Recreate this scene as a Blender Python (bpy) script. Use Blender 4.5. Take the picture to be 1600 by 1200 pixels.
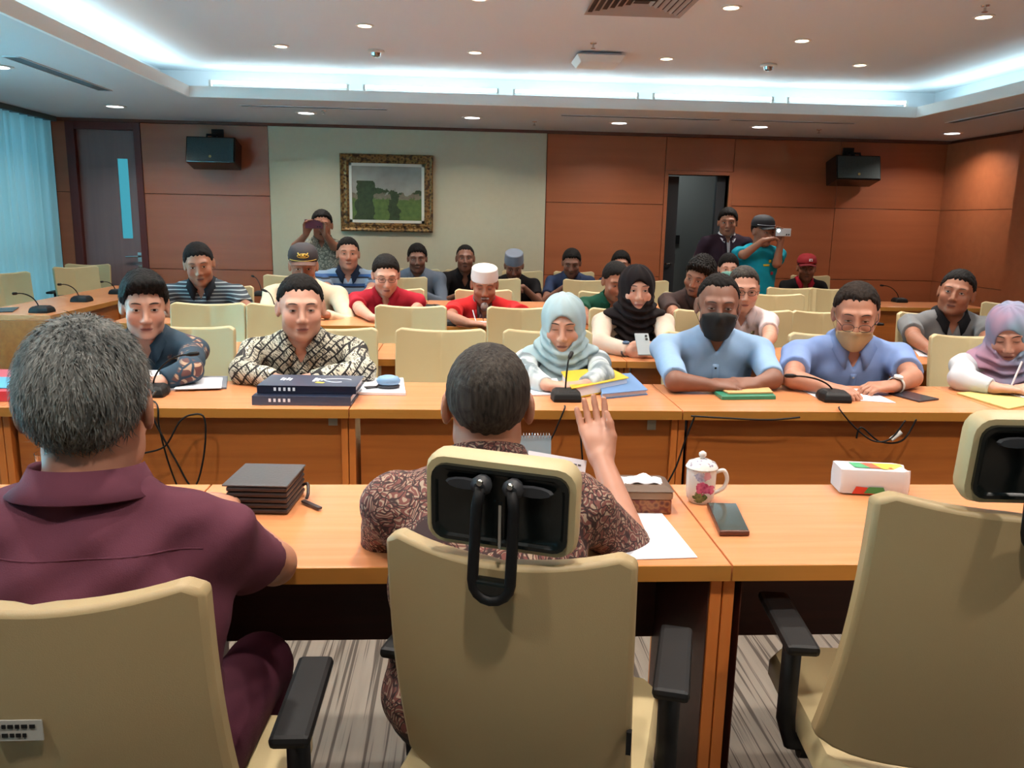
import bpy, math, random
import numpy as np
from math import sin, cos, pi, radians
from mathutils import Matrix, Vector

random.seed(3); rng = np.random.default_rng(5)
SC = bpy.context.scene
for o in list(bpy.data.objects): bpy.data.objects.remove(o)
COL = SC.collection

# ------------------------------------------------------------------ camera
F_PX = 1270.0; YAW = radians(3.6); PITCH = radians(11.35); ROLL = 0.020
CAM = np.array([0, 0, 1.45])
c_f = np.array([sin(YAW)*cos(PITCH), cos(YAW)*cos(PITCH), -sin(PITCH)])
_r = np.array([cos(YAW), -sin(YAW), 0]); _u = np.cross(_r, c_f)
c_r = _r*cos(ROLL)+_u*sin(ROLL); c_u = -_r*sin(ROLL)+_u*cos(ROLL)
cd = bpy.data.cameras.new('camera'); cam = bpy.data.objects.new('camera', cd); COL.objects.link(cam)
cd.sensor_width = 36; cd.lens = 36*F_PX/1600; cd.clip_start = .02
cam.matrix_world = Matrix([[c_r[i], c_u[i], -c_f[i], CAM[i]] for i in range(3)]+[[0, 0, 0, 1]])
SC.camera = cam
def ray(px, py): return c_f+c_r*(px-800)/F_PX-c_u*(py-600)/F_PX
def AZ(px, py, z=.75):
    d = ray(px, py); return CAM+d*(z-CAM[2])/d[2]
def AY(px, py, y):
    d = ray(px, py); return CAM+d*y/d[1]

# ------------------------------------------------------------------ world, lights, exposure
W = bpy.data.worlds.new('world'); SC.world = W; W.use_nodes = True
bg = W.node_tree.nodes['Background']; bg.inputs[0].default_value = (.30, .62, .80, 1); bg.inputs[1].default_value = 1.0
SC.view_settings.view_transform = 'Standard'; SC.view_settings.look = 'None'
SC.view_settings.gamma = 1; SC.view_settings.exposure = 0.62
try: SC.view_settings.use_curve_mapping = False
except Exception: pass
def area(name, loc, size, power, color, rot=(0, 0, 0), spread=180):
    l = bpy.data.lights.new(name, 'AREA'); l.shape = 'RECTANGLE'; l.size, l.size_y = size
    l.energy = power; l.color = color; l.spread = radians(spread)
    o = bpy.data.objects.new(name, l); o.location = loc; o.rotation_euler = rot; COL.objects.link(o); return o
ZS, ZU = 2.42, 2.68           # soffit height, raised ceiling height
CX0, CX1, CY0, CY1 = -2.3, 4.0, -2.0, 7.3
COVE = (.64, .92, 1.0)
area('cove_light', ((CX0+CX1)/2, CY1+.12, ZS+.05), (CX1-CX0, .06), 9, COVE, (radians(180), 0, 0))
area('cove_light', (CX0-.12, (CY0+CY1)/2, ZS+.05), (.06, CY1-CY0), 26, COVE, (radians(180), 0, 0))
area('cove_light', (CX1+.12, (CY0+CY1)/2, ZS+.05), (.06, CY1-CY0), 22, COVE, (radians(180), 0, 0))
area('daylight', (-5.0, 4.0, 1.4), (10, 2.6), 1900, (.42, .82, 1.0), (0, radians(-90), 0))
WARM = (1.0, .91, .82)
DOWN = []
for y in (.3, 1.85, 3.4, 4.93, 6.45):
    for x in (-1.35, .08, 1.53, 3.04): DOWN.append((x, y, ZU))
for y in (2.6, 5.7):
    for x in (-.65, 2.27): DOWN.append((x, y, ZU))
SOFF = [(-3.2, 2.0, ZS), (-3.2, 4.1, ZS), (-3.2, 6.1, ZS), (-3.23, 8.1, ZS), (.08, 8.2, ZS), (1.53, 8.3, ZS), (2.95, 8.3, ZS), (5.0, 8.4, ZS), (-1.5, 8.2, ZS), (4.9, 2.5, ZS), (4.9, 5.4, ZS)]
for x, y, z in DOWN: area('downlight_lamp', (x, y, z-.012), (.1, .1), 9, WARM, spread=120)
area('corridor_fill', (2.6, 9.9, 2.35), (.5, .5), 3.5, (.9, 1, 1))  # unseen fill light, added to brighten the corridor beyond the opening
for x, y, z in SOFF: area('downlight_lamp', (x, y, z-.012), (.16, .16), 8, (1, .93, .85), spread=140)

# ------------------------------------------------------------------ materials
def S(r, g, b):      # srgb 0-255 -> linear
    return tuple((((c/255)+.055)/1.055)**2.4 if c > 10 else c/255/12.92 for c in (r, g, b))+(1,)
MATS = {}
def mat(name, col, rough=.6, metal=0, spec=.5, noise=0, nscale=20, bump=0, bscale=200, emit=None, es=0, trans=0, alpha=1, coat=0):
    if name in MATS: return MATS[name]
    m = bpy.data.materials.new(name); m.use_nodes = True; nt = m.node_tree; b = nt.nodes['Principled BSDF']
    b.inputs['Base Color'].default_value = col; b.inputs['Roughness'].default_value = rough
    b.inputs['Metallic'].default_value = metal; b.inputs['Specular IOR Level'].default_value = spec
    b.inputs['Transmission Weight'].default_value = trans; b.inputs['Alpha'].default_value = alpha
    b.inputs['Coat Weight'].default_value = coat
    if emit: b.inputs['Emission Color'].default_value = emit; b.inputs['Emission Strength'].default_value = es
    tc = nt.nodes.new('ShaderNodeTexCoord')
    if noise:
        n = nt.nodes.new('ShaderNodeTexNoise'); n.inputs['Scale'].default_value = nscale; n.inputs['Detail'].default_value = 4
        nt.links.new(tc.outputs['Object'], n.inputs['Vector'])
        mx = nt.nodes.new('ShaderNodeMix'); mx.data_type = 'RGBA'
        mx.inputs[6].default_value = tuple(c*(1-noise) for c in col[:3])+(1,); mx.inputs[7].default_value = tuple(min(1, c*(1+noise)) for c in col[:3])+(1,)
        nt.links.new(n.outputs['Fac'], mx.inputs[0]); nt.links.new(mx.outputs[2], b.inputs['Base Color'])
    if bump:
        n2 = nt.nodes.new('ShaderNodeTexNoise'); n2.inputs['Scale'].default_value = bscale
        nt.links.new(tc.outputs['Object'], n2.inputs['Vector'])
        bp = nt.nodes.new('ShaderNodeBump'); bp.inputs['Strength'].default_value = bump; bp.inputs['Distance'].default_value = .002
        nt.links.new(n2.outputs['Fac'], bp.inputs['Height']); nt.links.new(bp.outputs[0], b.inputs['Normal'])
    MATS[name] = m; return m
class NT:
    def __init__(s, name, rough=.6):
        s.m = bpy.data.materials.new(name); s.m.use_nodes = True; s.nt = s.m.node_tree; s.b = s.nt.nodes['Principled BSDF']
        s.b.inputs['Roughness'].default_value = rough; s.tc = s.nt.nodes.new('ShaderNodeTexCoord'); MATS[name] = s.m
    def n(s, t, ins=None, **kw):
        nd = s.nt.nodes.new('ShaderNode'+t)
        for k, v in kw.items(): setattr(nd, k, v)
        for k, v in (ins or {}).items():
            if isinstance(v, bpy.types.NodeSocket): s.nt.links.new(v, nd.inputs[k])
            else: nd.inputs[k].default_value = v
        return nd
    def map(s, scale=(1, 1, 1), rot=(0, 0, 0), loc=(0, 0, 0)):
        return s.n('Mapping', {'Vector': s.tc.outputs['Object'], 'Scale': scale, 'Rotation': rot, 'Location': loc}).outputs[0]
    def ramp(s, fac, stops, interp='LINEAR'):
        r = s.n('ValToRGB', {'Fac': fac}); e = r.color_ramp.elements; r.color_ramp.interpolation = interp
        while len(e) < len(stops): e.new(.5)
        for i, (p, c) in enumerate(stops): e[i].position = p; e[i].color = c
        return r.outputs[0]
    def mix(s, f, a, b, t='MIX'):
        m = s.n('Mix', data_type='RGBA', blend_type=t)
        for i, v in ((0, f), (6, a), (7, b)):
            if isinstance(v, bpy.types.NodeSocket): s.nt.links.new(v, m.inputs[i])
            else: m.inputs[i].default_value = v
        return m.outputs[2]
    def math(s, op, a, b=0):
        m = s.n('Math', operation=op)
        for i, v in ((0, a), (1, b)):
            if isinstance(v, bpy.types.NodeSocket): s.nt.links.new(v, m.inputs[i])
            else: m.inputs[i].default_value = v
        return m.outputs[0]
    def out(s, col): s.nt.links.new(col, s.b.inputs['Base Color']); return s.m
    def bump(s, h, st=.3, dist=.002):
        bp = s.n('Bump', {'Height': h, 'Strength': st, 'Distance': dist}); s.nt.links.new(bp.outputs[0], s.b.inputs['Normal'])
def wood(name, c0, c1, rough, axis='x', scale=1):
    k = NT(name, rough)
    sc = {'x': (1.2, 22, 22), 'z': (22, 22, 1.2), 'y': (22, 1.2, 22)}[axis]
    v = k.map(tuple(q*scale for q in sc)); n = k.n('TexNoise', {'Vector': v, 'Scale': 1.5, 'Detail': 5, 'Distortion': .6})
    big = k.n('TexNoise', {'Vector': k.map((.7, .7, .7)), 'Scale': 2.0})
    f = k.math('ADD', k.math('MULTIPLY', n.outputs['Fac'], .7), k.math('MULTIPLY', big.outputs['Fac'], .3))
    return k.out(k.ramp(f, [(.3, c0), (.7, c1)]))
M_top = wood('table_top_wood', S(200, 128, 82), S(214, 144, 98), .24)
M_edge = wood('table_edge_wood', S(170, 112, 44), S(186, 126, 54), .4)
M_panel = wood('table_panel_wood', S(160, 88, 34), S(184, 106, 44), .4)
M_leg = wood('table_leg_wood', S(196, 108, 44), S(210, 122, 54), .4, 'z')
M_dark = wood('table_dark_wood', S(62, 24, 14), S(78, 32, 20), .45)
M_wall = wood('wall_wood', S(154, 86, 52), S(168, 96, 60), .42, 'x', .3)
M_beige = mat('beige_panel', S(186, 176, 150), .9, noise=.04, bump=.2)
M_ceil = mat('ceiling_paint', S(198, 203, 208), .9)
M_soff = mat('soffit_paint', S(186, 190, 194), .9)
M_cream = mat('cream_leather', S(192, 174, 132), .48, noise=.04, nscale=6, bump=.12, bscale=500)
M_creamback = mat('cream_shell', S(168, 146, 106), .5, noise=.03, nscale=5, bump=.1, bscale=500)
M_black = mat('black_plastic', S(14, 14, 15), .55, spec=.3)
M_blackgloss = mat('black_gloss_plastic', S(14, 20, 20), .22)
M_chrome = mat('chrome', S(200, 200, 200), .2, 1)
M_white = mat('white_paper', S(226, 228, 236), .8)
M_whiteplastic = mat('white_plastic', S(205, 205, 200), .5)
M_door = wood('door_wood', S(120, 98, 98), S(132, 108, 106), .5, 'z', .6)
M_frame = wood('door_frame_wood', S(84, 30, 26), S(98, 38, 32), .5, 'z')
M_grey = mat('corridor_paint', S(118, 120, 118), .9)
M_darkgrey = mat('dark_metal', S(48, 50, 54), .5)
def emis(name, c, s):
    return mat(name, (0, 0, 0, 1), .5, emit=c, es=s)

# ------------------------------------------------------------------ mesh helpers
def A3(v): return np.asarray(v, float)
class MB:
    def __init__(s): s.v = []; s.f = []; s.mi = []; s.n = 0
    def add(s, v, f, mi=0):
        v = np.asarray(v, float).reshape(-1, 3)
        s.v.append(v); s.f += [tuple(int(i)+s.n for i in q) for q in f]; s.mi += [mi]*len(f); s.n += len(v); return s
    def box(s, c, d, R=None, mi=0, taper=1):
        x, y, z = [q/2 for q in d]; t = taper
        v = A3([(-x*t, -y*t, -z), (x*t, -y*t, -z), (x*t, y*t, -z), (-x*t, y*t, -z), (-x, -y, z), (x, -y, z), (x, y, z), (-x, y, z)])
        if R is not None: v = v@A3(R).T
        return s.add(v+A3(c), [(3, 2, 1, 0), (4, 5, 6, 7), (0, 1, 5, 4), (1, 2, 6, 5), (2, 3, 7, 6), (3, 0, 4, 7)], mi)
    def b2(s, x0, x1, y0, y1, z0, z1, mi=0): return s.box(((x0+x1)/2, (y0+y1)/2, (z0+z1)/2), (x1-x0, y1-y0, z1-z0), None, mi)
    def tube(s, pts, r, n=8, mi=0, flat=1):
        pts = A3(pts); N = len(pts); rr = np.broadcast_to(A3(r), (N,))
        T = np.gradient(pts, axis=0); T /= np.linalg.norm(T, axis=1)[:, None]+1e-9
        up = A3((0, 0, 1)) if abs(T[0][2]) < .9 else A3((1, 0, 0)); rings = []
        a = np.cross(T[0], up); a /= np.linalg.norm(a)
        for i in range(N):
            a = a-T[i]*(a@T[i]); a /= np.linalg.norm(a)+1e-9; b = np.cross(T[i], a)
            th = np.arange(n)*2*pi/n
            rings.append(pts[i]+rr[i]*(np.cos(th)[:, None]*a+flat*np.sin(th)[:, None]*b))
        f = [(i*n+j, i*n+(j+1) % n, (i+1)*n+(j+1) % n, (i+1)*n+j) for i in range(N-1) for j in range(n)]
        f += [tuple(range(n))[::-1], tuple((N-1)*n+j for j in range(n))]
        return s.add(np.concatenate(rings), f, mi)
    def loft(s, rings, mi=0, cap=True, closed=True):
        n = len(rings[0]); N = len(rings); m = n if closed else n-1
        f = [(i*n+j, i*n+(j+1) % n, (i+1)*n+(j+1) % n, (i+1)*n+j) for i in range(N-1) for j in range(m)]
        if cap: f += [tuple(range(n))[::-1], tuple((N-1)*n+j for j in range(n))]
        return s.add(np.concatenate([A3(r) for r in rings]), f, mi)
    def lathe(s, prof, n=20, c=(0, 0, 0), sx=1, sy=1, R=None, mi=0, cap=True):
        th = np.arange(n)*2*pi/n; rings = []
        for r, z in prof:
            p = np.stack([r*sx*np.cos(th), r*sy*np.sin(th), np.full(n, z)], 1)
            if R is not None: p = p@A3(R).T
            rings.append(p+A3(c))
        return s.loft(rings, mi, cap)
    def sheet(s, P, mi=0, thick=None):       # P (n,m,3) grid, optional thickness vector(s)
        P = A3(P); n, m = P.shape[:2]
        idx = lambda i, j: i*m+j
        if thick is None:
            return s.add(P.reshape(-1, 3), [(idx(i, j), idx(i, j+1), idx(i+1, j+1), idx(i+1, j)) for i in range(n-1) for j in range(m-1)], mi)
        Q = P+thick; k = n*m
        f = [(idx(i, j), idx(i, j+1), idx(i+1, j+1), idx(i+1, j)) for i in range(n-1) for j in range(m-1)]
        f += [tuple(q+k for q in reversed(t)) for t in f]
        for j in range(m-1): f += [(idx(0, j+1), idx(0, j), k+idx(0, j), k+idx(0, j+1)), (idx(n-1, j), idx(n-1, j+1), k+idx(n-1, j+1), k+idx(n-1, j))]
        for i in range(n-1): f += [(idx(i, 0), idx(i+1, 0), k+idx(i+1, 0), k+idx(i, 0)), (idx(i+1, m-1), idx(i, m-1), k+idx(i, m-1), k+idx(i+1, m-1))]
        return s.add(np.concatenate([P.reshape(-1, 3), Q.reshape(-1, 3)]), f, mi)
    def build(s, name, mats, parent=None, origin=None, smooth=False, bevel=0, kind=None):
        v = np.concatenate(s.v); o3 = A3(origin) if origin is not None else A3((0, 0, 0)); v = v-o3
        me = bpy.data.meshes.new(name); me.from_pydata(v.tolist(), [], s.f)
        if not isinstance(mats, (list, tuple)): mats = [mats]
        for m in mats: me.materials.append(m)
        if len(mats) > 1: me.polygons.foreach_set('material_index', s.mi)
        if smooth:
            me.shade_smooth()
            if smooth == 'auto': me.set_sharp_from_angle(angle=radians(38))
        me.validate(); me.update()
        o = bpy.data.objects.new(name, me); COL.objects.link(o)
        if parent: o.parent = parent
        if origin is not None: o.location = o3
        if bevel:
            bm = o.modifiers.new('bevel', 'BEVEL'); bm.width = bevel; bm.segments = 2; bm.limit_method = 'ANGLE'
        if kind: o['kind'] = kind
        return o
def empty(name, loc, rz=0):
    o = bpy.data.objects.new(name, None); COL.objects.link(o); o.location = [float(q) for q in loc]; o.rotation_euler = (0, 0, rz); o.empty_display_size = .1; return o
def tag(o, label, cat, group=None):
    o['label'] = label; o['category'] = cat
    if group: o['group'] = group
    return o
def copy_tree(o, parent=None):
    c = o.copy(); COL.objects.link(c); c.parent = parent
    for ch in list(o.children): copy_tree(ch, c)
    return c
def struct(name, mb, m, parent=None, **k):
    o = mb.build(name, m, parent, **k); o['kind'] = 'structure'; return o
def RZ(a): return A3([(cos(a), -sin(a), 0), (sin(a), cos(a), 0), (0, 0, 1)])
def RX(a): return A3([(1, 0, 0), (0, cos(a), -sin(a)), (0, sin(a), cos(a))])
def RY(a): return A3([(cos(a), 0, sin(a)), (0, 1, 0), (-sin(a), 0, cos(a))])

# ================================================================== SETTING
XL, XR, YB, YF = -4.33, 5.45, 9.2, -3.2
# carpet
k = NT('carpet', .95)
v = k.map((1, 1, 1)); sx = k.n('SeparateXYZ', {0: v})
nz = k.n('TexNoise', {'Vector': k.map((1.2, .9, 1)), 'Scale': 2}); warp = k.math('MULTIPLY', nz.outputs['Fac'], .05)
s1 = k.n('TexNoise', {'Vector': k.map((75, 1.0, 1)), 'Scale': 1, 'Detail': 3})
s2 = k.n('TexNoise', {'Vector': k.map((30, 2.5, 1)), 'Scale': 1, 'Detail': 2})
base = k.mix(s2.outputs['Fac'], S(104, 96, 86), S(140, 130, 118))
c = k.mix(k.ramp(s1.outputs['Fac'], [(.40, (1, 1, 1, 1)), (.47, (0, 0, 0, 1))]), base, S(66, 58, 50))
fz = k.n('TexNoise', {'Vector': k.map((1, 1, 1)), 'Scale': 900})
M_carpet = k.out(k.mix(k.math('MULTIPLY', fz.outputs['Fac'], .35), c, S(60, 54, 48))); k.bump(fz.outputs['Fac'], .5)
struct('floor', MB().b2(XL-.2, XR+.6, YF-.1, YB+2.2, -.1, 0), M_carpet)
# walls
def wall_panels(root, spans, zs, y, m, th=.02):
    for x0, x1 in spans:
        for z0, z1 in zip(zs[:-1], zs[1:]):
            p = MB().b2(x0+.003, x1-.003, y-th, y, z0+.003, z1-.003).build('panel', m, root, bevel=.002); 
M_gap = mat('panel_joint', S(84, 44, 28), .8)
DX0, DX1, DZ = -4.13, -3.46, 2.34            # left door
GX0, GX1, GZ = 2.27, 2.96, 1.99              # right opening
PX0, PX1 = -2.09, .91
wb = MB(); wb.b2(XL-.2, DX0, YB, YB+.15, 0, ZS+.3); wb.b2(DX0, DX1, YB, YB+.15, DZ, ZS+.3); wb.b2(DX1, GX0, YB, YB+.15, 0, ZS+.3)
wb.b2(GX0, GX1, YB, YB+.15, GZ, ZS+.3); wb.b2(GX1, XR+.3, YB, YB+.15, 0, ZS+.3)
WB = struct('wall_back', wb, M_gap)
zs = [.1, .86, 1.66, ZS-.03]
wall_panels(WB, [(XL, DX0-.06)], zs, YB, M_wall); wall_panels(WB, [(DX0-.06, DX1+.04)], [DZ+.05, ZS-.03], YB, M_wall)
wall_panels(WB, [(DX1+.04, PX0)], zs, YB, M_wall); wall_panels(WB, [(PX1, GX0-.04)], zs, YB, M_wall)
wall_panels(WB, [(GX0-.04, GX1+.04)], [GZ+.04, ZS-.03], YB, M_wall); wall_panels(WB, [(GX1+.04, 4.2), (4.2, XR)], zs, YB, M_wall)
MB().b2(PX0+.004, PX1-.004, YB-.035, YB, .1, ZS-.03).build('upholstered_panel', M_beige, WB, bevel=.004)
struct('baseboard_back', MB().b2(DX1+.05, GX0-.05, YB-.03, YB, 0, .1), M_frame)
struct('trim_1', MB().b2(XL, XR, YB-.05, YB, ZS-.03, ZS), mat('dark_trim', S(96, 60, 48), .7))  # dark brown strip along the top of the back wall
# opening frame + corridor
fr = MB(); fr.b2(GX0-.04, GX0, YB-.03, YB+.17, 0, GZ+.04); fr.b2(GX1, GX1+.04, YB-.03, YB+.17, 0, GZ+.04); fr.b2(GX0, GX1, YB-.03, YB+.17, GZ, GZ+.04)
struct('trim_2', fr, M_wall, bevel=.003)
cw = MB(); cw.b2(GX0-1.2, GX1+1.2, YB+1.3, YB+1.4, 0, 2.5); cw.b2(GX0-.3, GX0-.2, YB+.15, YB+1.3, 0, 2.5); cw.b2(GX1+.3, GX1+.4, YB+.15, YB+1.3, 0, 2.5); cw.b2(GX0-.3, GX1+.4, YB+.15, YB+1.3, 2.4, 2.5)
struct('wall_corridor', cw, M_grey)
o = tag(empty('access_panel', (2.72, YB+1.29, 1.25)), 'small black switch box and reader on the grey corridor wall beyond the opening', 'switch')
MB().b2(-.06, .06, -.02, 0, -.05, .06).build('switch_box', M_black, o); MB().b2(-.025, .015, -.015, 0, -.3, -.18).build('card_reader', M_black, o)
# dark open door leaf within opening
dl = MB(); dl.b2(GX0+.0, GX0+.17, YB+.16, YB+.21, 0, GZ-.01)
D2 = struct('door_2', dl, M_darkgrey); MB().tube([(GX0+.12, YB+.16, 1.0), (GX0+.12, YB+.12, 1.0), (GX0+.05, YB+.12, 1.0)], .01).build('door_handle', M_chrome, D2, smooth=True)
struct('trim_3', MB().b2(GX1-.1, GX1, YB+.1, YB+.17, 0, GZ), M_darkgrey)
# left door
D1 = MB(); D1.b2(DX0+.03, DX0+.43, YB+.03, YB+.08, .01, DZ-.03); D1.b2(DX1-.13, DX1-.03, YB+.03, YB+.08, .01, DZ-.03)
D1.b2(DX0+.43, DX1-.13, YB+.03, YB+.08, .01, 1.18); D1.b2(DX0+.43, DX1-.13, YB+.03, YB+.08, 2.02, DZ-.03)
D1 = struct('door_1', D1, M_door)
MB().b2(DX0+.43, DX1-.13, YB+.045, YB+.055, 1.18, 2.02).build('vision_pane', emis('pane_glow', S(70, 170, 190), .55), D1)  # pane glows by itself, standing in for light from behind the door
h = MB().tube([(DX1-.07, YB+.03, .99), (DX1-.07, YB-.03, .99), (DX1-.2, YB-.03, .985)], .011); h.b2(DX1-.09, DX1-.05, YB+.02, YB+.03, .93, 1.03); h.b2(DX1-.09, DX1-.05, YB+.02, YB+.035, .84, .89)
h.build('door_handle', M_chrome, D1, smooth='auto')
f1 = MB(); f1.b2(DX0-.06, DX0+.03, YB-.03, YB+.12, 0, DZ+.05); f1.b2(DX1-.03, DX1+.04, YB-.03, YB+.12, 0, DZ+.05); f1.b2(DX0+.03, DX1-.03, YB-.03, YB+.12, DZ-.03, DZ+.05)
struct('trim_4', f1, M_frame, bevel=.003)
# right wall with column
wr = MB(); wr.b2(XR, XR+.15, YF, YB+.15, 0, ZS+.3); WR = struct('wall_right', wr, M_gap)
def side_panels(root, x, spans, zs, m):
    for y0, y1 in spans:
        for z0, z1 in zip(zs[:-1], zs[1:]): MB().b2(x-.02, x, y0+.003, y1-.003, z0+.003, z1-.003).build('panel', m, root)
side_panels(WR, XR, [(7.45, YB-.02), (6.2, 7.0), (4.6, 6.2), (3, 4.6), (1.4, 3), (-.2, 1.4), (-1.8, -.2)], zs, M_wall)
PIL = struct('trim_5', MB().b2(XR-.35, XR, 7.0, 7.45, 0, ZS), M_wall)
struct('trim_6', MB().b2(XR-.36, XR, 5.8, 6.95, 0, 1.5), mat('grey_cabinet', S(150, 150, 150), .6))
struct('wall_front', MB().b2(XL-.2, XR+.2, YF-.15, YF, 0, ZS+.3), M_beige)
# left wall: parapet, lintel, mullions, glass
wl = MB(); wl.b2(XL-.2, XL-.05, YF, YB+.15, 0, .15); wl.b2(XL-.2, XL-.05, YF, YB+.15, ZS-.02, ZS+.3); wl.b2(XL-.2, XL-.02, 9.08, YB+.15, 0, ZS)
struct('wall_left', wl, M_beige)
W1 = MB()
for y in np.linspace(YF, 9.1, 8): W1.b2(XL-.17, XL-.11, y-.03, y+.03, .15, ZS)
W1.b2(XL-.17, XL-.11, YF, 9.1, 1.0, 1.05); W1 = struct('window_1', W1, M_darkgrey)
MB().b2(XL-.145, XL-.135, YF, 9.1, .15, ZS).build('pane', mat('window_glass', (.8, .95, 1, 1), .02, trans=1), W1)
# curtains
k = NT('sheer_curtain', .8); nt = k.nt; tr = k.n('BsdfTranslucent', {'Color': (.62, .93, .95, 1)}); df = k.n('BsdfDiffuse', {'Color': (.62, .86, .86, 1)})
wv = k.n('TexNoise', {'Vector': k.map((1, 9, .15)), 'Scale': 1.5}); 
tp = k.n('BsdfTransparent', {'Color': (.8, .97, 1, 1)})
ms = k.n('MixShader', {0: .35, 1: tr.outputs[0], 2: df.outputs[0]})
ms2 = k.n('MixShader', {0: k.ramp(wv.outputs['Fac'], [(.45, (.03, .03, .03, 1)), (.7, (.12, .12, .12, 1))]), 1: ms.outputs[0], 2: tp.outputs[0]})
nt.links.new(ms2.outputs[0], nt.nodes['Material Output'].inputs[0]); M_curt = k.m
yy = 9.08; ci = 0
while ci < 3:
    L = 1.25 if ci < 2 else 9.5; ys = np.linspace(yy-L+.02, yy, 70 if ci < 2 else 480); zz = np.linspace(.04, ZS-.03, 5)
    P = np.array([[(XL+.03+.035*sin(y*42+ci)+.012*sin(y*97), y, z) for y in ys] for z in zz])
    o = MB().sheet(P).build('curtain', M_curt, origin=(XL, yy-L/2, 0), smooth=True)
    tag(o, ['sheer pale cyan curtain nearest the back wall beside the grey door', 'sheer pale cyan curtain second from the back wall', 'long sheer curtain on the window wall beyond the left edge of view'][ci], 'curtain'); yy -= L; ci += 1
struct('trim_7', MB().b2(XL-.02, XL+.1, YF, 9.1, ZS-.05, ZS), mat('curtain_track', S(70, 95, 100), .5))
# ceiling: soffit ring, lip, raised ceiling
so = MB(); X0, X1, Y0, Y1 = XL-.2, XR+.2, YF-.1, YB+.2
so.b2(X0, CX0, Y0, Y1, ZS, ZS+.03); so.b2(CX1, X1, Y0, Y1, ZS, ZS+.03); so.b2(CX0, CX1, CY1, Y1, ZS, ZS+.03); so.b2(CX0, CX1, Y0, CY0, ZS, ZS+.03)
so = struct('ceiling', so, M_soff)
up = MB(); up.b2(X0, X1, Y0, Y1, ZU, ZU+.05); up.build('raised_panel', M_ceil, so)
lip = MB(); t = .02
for x0, x1, y0, y1 in ((CX0-t, CX0+.005, CY0, CY1-.005), (CX1-.005, CX1+t, CY0, CY1-.005), (CX0-t, CX1+t, CY1-.005, CY1+t), (CX0-t, CX1+t, CY0-t, CY0+.005)): lip.b2(x0, x1, y0, y1, ZS-.004, ZS+.085)
lip.build('cove_lip', mat('lip_paint', S(214, 216, 214), .8), so)
bk = MB(); d = .34
for x0, x1, y0, y1 in ((CX0-d-.02, CX0-d, CY0-d, CY1+d), (CX1+d, CX1+d+.02, CY0-d, CY1+d), (CX0-d, CX1+d, CY1+d, CY1+d+.02), (CX0-d, CX1+d, CY0-d-.02, CY0-d)): bk.b2(x0, x1, y0, y1, ZS+.03, ZU)
bk.build('cove_back', M_ceil, so)
# fluorescent tubes in the back cove
M_tube = emis('tube_glow', (.8, .98, 1, 1), 9)
xs = [(-2.15, -.98), (-.86, .30), (.42, 1.52), (1.64, 2.72), (2.84, 3.94)]
pp = ['leftmost glowing fluorescent tube in the far ceiling cove', 'second glowing tube from the left in the far ceiling cove', 'middle glowing tube in the far ceiling cove', 'fourth glowing tube from the left in the far ceiling cove', 'rightmost glowing tube in the far ceiling cove']
for (x0, x1), lb in zip(xs, pp):
    t = tag(empty('fluorescent_tube', ((x0+x1)/2, CY1+.07, ZS+.03)), lb, 'light', 'cove tubes'); L = (x1-x0)/2
    MB().tube([(-L+.02, 0, .098), (L-.02, 0, .098)], .013, 10).build('glass_tube', M_tube, t, smooth='auto')
    q = MB(); q.b2(-L, L, -.02, .02, 0, .03); q.b2(-L, -L+.02, -.018, .018, 0, .115); q.b2(L-.02, L, -.018, .018, 0, .115); q.build('fitting', M_whiteplastic, t)
# downlights
M_dl = emis('warm_lamp_glow', (1, .80, .55, 1), 6); M_dls = emis('white_lamp_glow', (1, .97, 1, 1), 5)
def make_dl(r, ml):
    t = empty('downlight', (0, 0, 0))
    MB().lathe([(r*1.35, 0), (r*1.35, -.004), (r*1.0, -.007), (r, 0)], 20, cap=False).build('trim_ring', M_whiteplastic, t, smooth='auto')
    MB().lathe([(r, -.001), (r, -.003)], 20).build('lamp', ml, t); return t
def placerow(protos, lst, group, lab, cat):
    first = protos
    for i, p in enumerate(lst):
        o = first if i == 0 else copy_tree(first); o.location = p; tag(o, lab(i, p), cat, group)
def dlab(i, p):
    r = {6.45: 'farthest', 4.93: 'second farthest', 5.7: 'in-between', 3.4: 'third farthest', 1.85: 'overhead', .3: 'rear', 2.6: 'overhead in-between'}[p[1]]
    c = {-1.35: 'leftmost', .08: 'second from left', 1.53: 'third from left', 3.04: 'rightmost', -.65: 'left', 2.27: 'right'}[p[0]]
    return 'small warm round downlight in the raised ceiling, %s of the %s row' % (c, r)
placerow(make_dl(.045, M_dl), DOWN, 'raised ceiling downlights', dlab, 'light')
slab = ['left of view over the window side, nearest', 'left over the window side, second nearest', 'at the left edge over the window side', 'near the grey door corner', 'between the painting and the opening', 'above the right wood panels, left of the opening', 'above the opening', 'in the far right corner', 'over the left end of the beige panel', 'right side, nearest the camera', 'right side over the side wall']
placerow(make_dl(.075, M_dls), SOFF, 'soffit downlights', lambda i, p: 'white round downlight in the lower soffit '+slab[i], 'light')
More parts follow.
